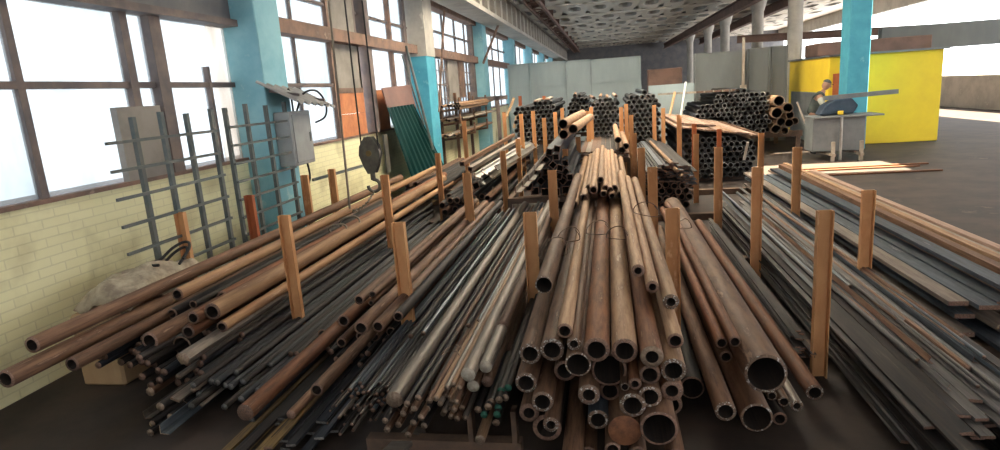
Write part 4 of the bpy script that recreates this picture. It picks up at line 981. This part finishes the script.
lean_sheet('corrugated_sheet', (P(387, 108, X=-4.28), P(413, 104, X=-4.28), P(415, 188, X=-3.98), P(450, 178, X=-3.98)), M['green'], .018, 8, 'dark green profiled metal sheet leaning on the wall by the blue pillar', 'sheet')
lean_sheet('brown_board', (P(381, 88, X=-4.36), P(409, 85, X=-4.36), P(388, 112, X=-4.30), P(416, 109, X=-4.30)), M['purple'], 0, 0, 'dull brown board behind the top of the green profiled sheet', 'board', .02)
for i, (a, b, r, lab) in enumerate((((406, 46, -4.4), (433, 150, -3.95), .03, 'slim pole'), ((402, 55, -4.4), (424, 125, -4.1), .02, 'thinner pole'))):
    bm = bmesh.new(); rod(bm, P(a[0], a[1], X=a[2]), P(b[0], b[1], X=b[2]), r, 8); tag(finish('leaning_pole', bm, M['lattice'], smooth=40), '%s leaning across the window beside the blue pillar' % lab, 'pole')

# pulley hook block, rope and chain
hx = -3.2; c0 = P(369, 140, X=hx); c1 = P(371, 190, X=hx)
t = tag(empty('hook_block', (hx, c1.y, c1.z)), 'greasy crane hook block hanging by cables over the tan pipes', 'hook')
for dy_ in (-.06, .05):
    bm = bmesh.new(); o_ = []
    prof = [(-.05, 1.62), (.05, 1.62), (.13, 1.50), (.15, 1.38), (.10, 1.22), (.05, 1.12), (-.05, 1.12), (-.10, 1.22), (-.15, 1.38), (-.13, 1.50)]
    a = [bm.verts.new((hx+x_, c0.y+dy_, z_)) for x_, z_ in prof]; b = [bm.verts.new((hx+x_, c0.y+dy_+.014, z_)) for x_, z_ in prof]
    for k in range(10): bm.faces.new((a[k], a[(k+1) % 10], b[(k+1) % 10], b[k]))
    bm.faces.new(a); bm.faces.new(list(reversed(b))); bmesh.ops.recalc_face_normals(bm, faces=bm.faces[:])
    finish('side_plate', loc(bm, t), M['hook'], t, bevel=.003)
bm = bmesh.new(); bmesh.ops.create_cone(bm, cap_ends=True, segments=28, radius1=.135, radius2=.135, depth=.07, matrix=Matrix.Translation((hx, c0.y, 1.40)) @ Matrix.Rotation(R(90), 4, 'X'))
finish('sheave', loc(bm, t), M['winframe'], t, smooth=35)
bm = bmesh.new(); bmesh.ops.create_cone(bm, cap_ends=True, segments=14, radius1=.04, radius2=.04, depth=.16, matrix=Matrix.Translation((hx, c0.y, 1.40)) @ Matrix.Rotation(R(90), 4, 'X'))
finish('pin', loc(bm, t), M['yellow_bar'], t, smooth=35)
bm = bmesh.new(); rod(bm, (hx, c0.y, 1.16), (hx, c0.y, 1.03), .035, 12); finish('swivel', loc(bm, t), M['hook'], t, smooth=35)
pts = [(hx, c0.y, 1.05)]+[(hx+.085*math.sin(a_), c0.y, .95+.085*math.cos(a_)) for a_ in [R(q) for q in (0, 40, 80, 120, 160, 200, 240, 270)]]
o = tube_path('hook', [tuple(Vector(p)-Vector(t.location)) for p in pts], .024, M['hook'], t)
for dy in (-.12, .12):
    bm = bmesh.new(); rod(bm, (hx+dy, c0.y, 1.45), (hx+dy, c0.y, 5.3), .011, 6); finish('cable', loc(bm, t), M['rubber'], t)
# second lifting plate right of the block
bm = bmesh.new(); pp = P(386, 150, X=-3.2); box(bm, -3.21, -3.19, pp.y-.06, pp.y+.1, 1.05, 1.6); tag(finish('control_pendant', bm, M['hook'], bevel=.004), 'narrow greasy steel plate hanging beside the hook block', 'plate')
q = P(351, 218, X=-3.05)
bm = bmesh.new(); rod(bm, (q.x, q.y, .86), (q.x+.05, q.y+.1, 5.5), .014, 6); tag(finish('lifting_rope', bm, M['rope'], smooth=40), 'grey rope running up from the tied tan pipes', 'rope')
for k, (dy, sz) in enumerate(((0, .12), (-.35, .10))):
    pts = [(q.x-.02+sz*math.cos(a_), q.y+dy+.05*math.sin(2*a_), q.z-.08+sz*math.sin(a_)*.8) for a_ in [i*math.pi/6 for i in range(13)]]
    tag(tube_path('rope_sling', pts, .012, M['rope']), 'rope sling knotted round the tan pipes, %s one' % ['farther', 'nearer'][k], 'rope')
# chain from hook to pipes
cb = bmesh.new(); A = Vector((hx, c0.y, .88)); Bq = Vector((q.x+.02, q.y+.05, .82))
for i in range(16):
    s = i/15; c = A.lerp(Bq, s); c.z -= .12*math.sin(math.pi*s)*.5
    rr = Matrix.Translation(c) @ Matrix.Rotation(R(90*(i % 2)), 4, (Bq-A).normalized()) @ (Bq-A).to_track_quat('X', 'Z').to_matrix().to_4x4()
    vs = []
    for k in range(10):
        th = 2*math.pi*k/10; ring = []
        for m_ in range(5):
            ph = 2*math.pi*m_/5; R_ = 1+.0
            cx_, cy_ = .030*math.cos(th), .019*math.sin(th); nx, ny = math.cos(th), math.sin(th)
            ring.append(cb.verts.new(rr @ Vector((cx_+nx*.006*math.cos(ph), cy_+ny*.006*math.cos(ph), .006*math.sin(ph)))))
        vs.append(ring)
    for k in range(10):
        for m_ in range(5): cb.faces.new((vs[k][m_], vs[(k+1) % 10][m_], vs[(k+1) % 10][(m_+1) % 5], vs[k][(m_+1) % 5]))
tag(finish('lifting_chain', cb, M['hook'], smooth=60), 'greasy chain hanging from the hook to the tan pipes', 'chain')
# plank board behind the block
bm = bmesh.new(); bar(bm, P(313, 180, X=-4.0), P(362, 166, X=-4.0), .03, .04); tag(finish('wall_rail', bm, M['lattice']), 'grey rail on the yellow brick wall near the hook block', 'rail')

# rags and hoses on the floor by the wall
bm = bmesh.new()
cx, cy = -3.98, 4.55
n = 22; grid = []
random.seed(5)
for i in range(n):
    r_ = []
    for j in range(n):
        u_, v_ = i/(n-1)-.5, j/(n-1)-.5
        hgt = .74+.10*math.exp(-6*(u_*u_+v_*v_))+.03*math.sin(9*u_+3*v_)*math.cos(7*v_)+random.uniform(-.01, .01)
        if max(abs(u_), abs(v_)) > .42: hgt -= .12*(max(abs(u_), abs(v_))-.42)/.08
        r_.append(bm.verts.new((cx+u_*.5, cy+v_*1.0, hgt)))
    grid.append(r_)
for i in range(n-1):
    for j in range(n-1): bm.faces.new((grid[i][j], grid[i+1][j], grid[i+1][j+1], grid[i][j+1]))
o = tag(finish('rag_heap', bm, M['cloth'], smooth=80), 'heap of dirty beige rags by the yellow wall beneath the lattice', 'rags')
so = o.modifiers.new('Solid', 'SOLIDIFY'); so.thickness = .012; so.offset = 1
bm = bmesh.new(); box(bm, -4.25, -3.86, 4.0, 4.8, 0, .60); tag(finish('wooden_crate', bm, M['wood'], bevel=.02), 'plain wooden crate carrying the rag heap', 'crate')
for k in range(2):
    pts = [(-3.86+.02*k+.12*math.cos(a_)*(.7+.2*k), 4.75+.22*math.sin(a_), .80+.05*k+.10*max(0, math.sin(a_))) for a_ in [i*math.pi/5 for i in range(9)]]
    tag(tube_path('rubber_hose', pts, .013, M['rubber']), 'black hose arched over the beige rags, %s loop' % ['lower', 'upper'][k], 'hose')

# wall rack with pipes beyond the blue pillar
t = tag(empty('cantilever_rack', (-4.2, 18, 0)), 'rusty cantilever rack with arms against the far window wall', 'rack')
for y in (16.6, 18.4, 20.4):
    bm = bmesh.new(); box(bm, -4.5, -4.42, y, y+.1, 0, 2.15); finish('upright', loc(bm, t), M['brown'], t)
    for z in (.95, 1.35, 1.72):
        bm = bmesh.new(); bar(bm, (-4.46, y+.05, z-.05), (-3.9, y+.05, z), .05, .06); box(bm, -3.94, -3.9, y, y+.1, z, z+.3); finish('arm', loc(bm, t), M['brown'], t)
for lv, (z, n_, b) in enumerate(((1.0, 5, 'pale'), (1.40, 6, 'pale'), (1.77, 5, 'pale'))):
    for i in range(n_):
        bar_at('steel_pipe', 'tube', b if i % 4 else 'tan', 'cut', (-4.38+.085*i, 15.9+.4*(i % 3)+.3*lv, z+.04), .04, 5.6, 'pipe on the %s tier of the cantilever rack by the far windows' % ['lowest', 'middle', 'top'][lv], PC, 'pipes on the %s tier of the wall rack' % ['lowest', 'middle', 'top'][lv])
for i in range(7):
    a_ = i*math.pi*2/6; dx_, dz_ = (0, 0) if i == 6 else (.075*math.cos(a_), .075*math.sin(a_))
    p = P(457, 106, X=-3.85)
    bar_at('steel_pipe', 'tube_thin', 'tan', 'cut', (p.x+dx_, p.y, p.z+dz_), .036, 4, 'thin black-bored pipe in the round bunch high on the wall rack', PC, 'round bunch on the wall rack')
# dark bracket stand beyond
bm = bmesh.new(); p = P(497, 97, Y=21.5); box(bm, p.x-.06, p.x+.06, 21.5, 21.62, 0, p.z); box(bm, p.x-.7, p.x+.35, 21.5, 21.62, p.z-.1, p.z+.04); box(bm, p.x-.7, p.x-.6, 21.5, 21.62, p.z-.5, p.z); 
tag(finish('bracket_stand', bm, M['winframe'], bevel=.006), 'black angular bracket stand between the wall rack and the far bundles', 'stand')
for i, (px0, py0, px1, py1) in enumerate(((505, 120, 514, 98), (514, 128, 520, 104))):
    bm = bmesh.new(); bar(bm, P(px0, py0, Y=17), P(px1, py1, Y=17.3), .05, .05); tag(finish('timber_plank', bm, M['wood']), 'short brown stake leaning at the left end of the far bundles, %s one' % ['outer', 'inner'][i], 'stake')

# ================================================================= LIGHT
w = bpy.data.worlds.new('World'); scn.world = w; w.use_nodes = True
bg = w.node_tree.nodes['Background']; bg.inputs[0].default_value = (.95, .975, 1, 1); bg.inputs[1].default_value = 3.6
def area(name, loc_, rot, sx, sy, power, col=(1, 1, 1)):
    l = bpy.data.lights.new(name, 'AREA'); l.shape = 'RECTANGLE'; l.size = sx; l.size_y = sy; l.energy = power; l.color = col
    o = bpy.data.objects.new(name, l); COL.objects.link(o); o.location = loc_; o.rotation_euler = rot; return o
sun = bpy.data.lights.new('sun', 'SUN'); sun.energy = 48; sun.angle = R(.6); sun.color = (1, .86, .62)
so_ = bpy.data.objects.new('sun', sun); COL.objects.link(so_)
el = R(58); so_.rotation_euler = Vector((-math.cos(el), .0, -math.sin(el))).to_track_quat('-Z', 'Y').to_euler()
scn.view_settings.view_transform = 'Standard'; scn.view_settings.look = 'None'; scn.view_settings.gamma = 1
scn.view_settings.use_curve_mapping = False; scn.view_settings.exposure = .6
try:
    scn.cycles.use_denoising = True; scn.cycles.max_bounces = 8; scn.cycles.diffuse_bounces = 5; scn.cycles.transparent_max_bounces = 16
except Exception: pass
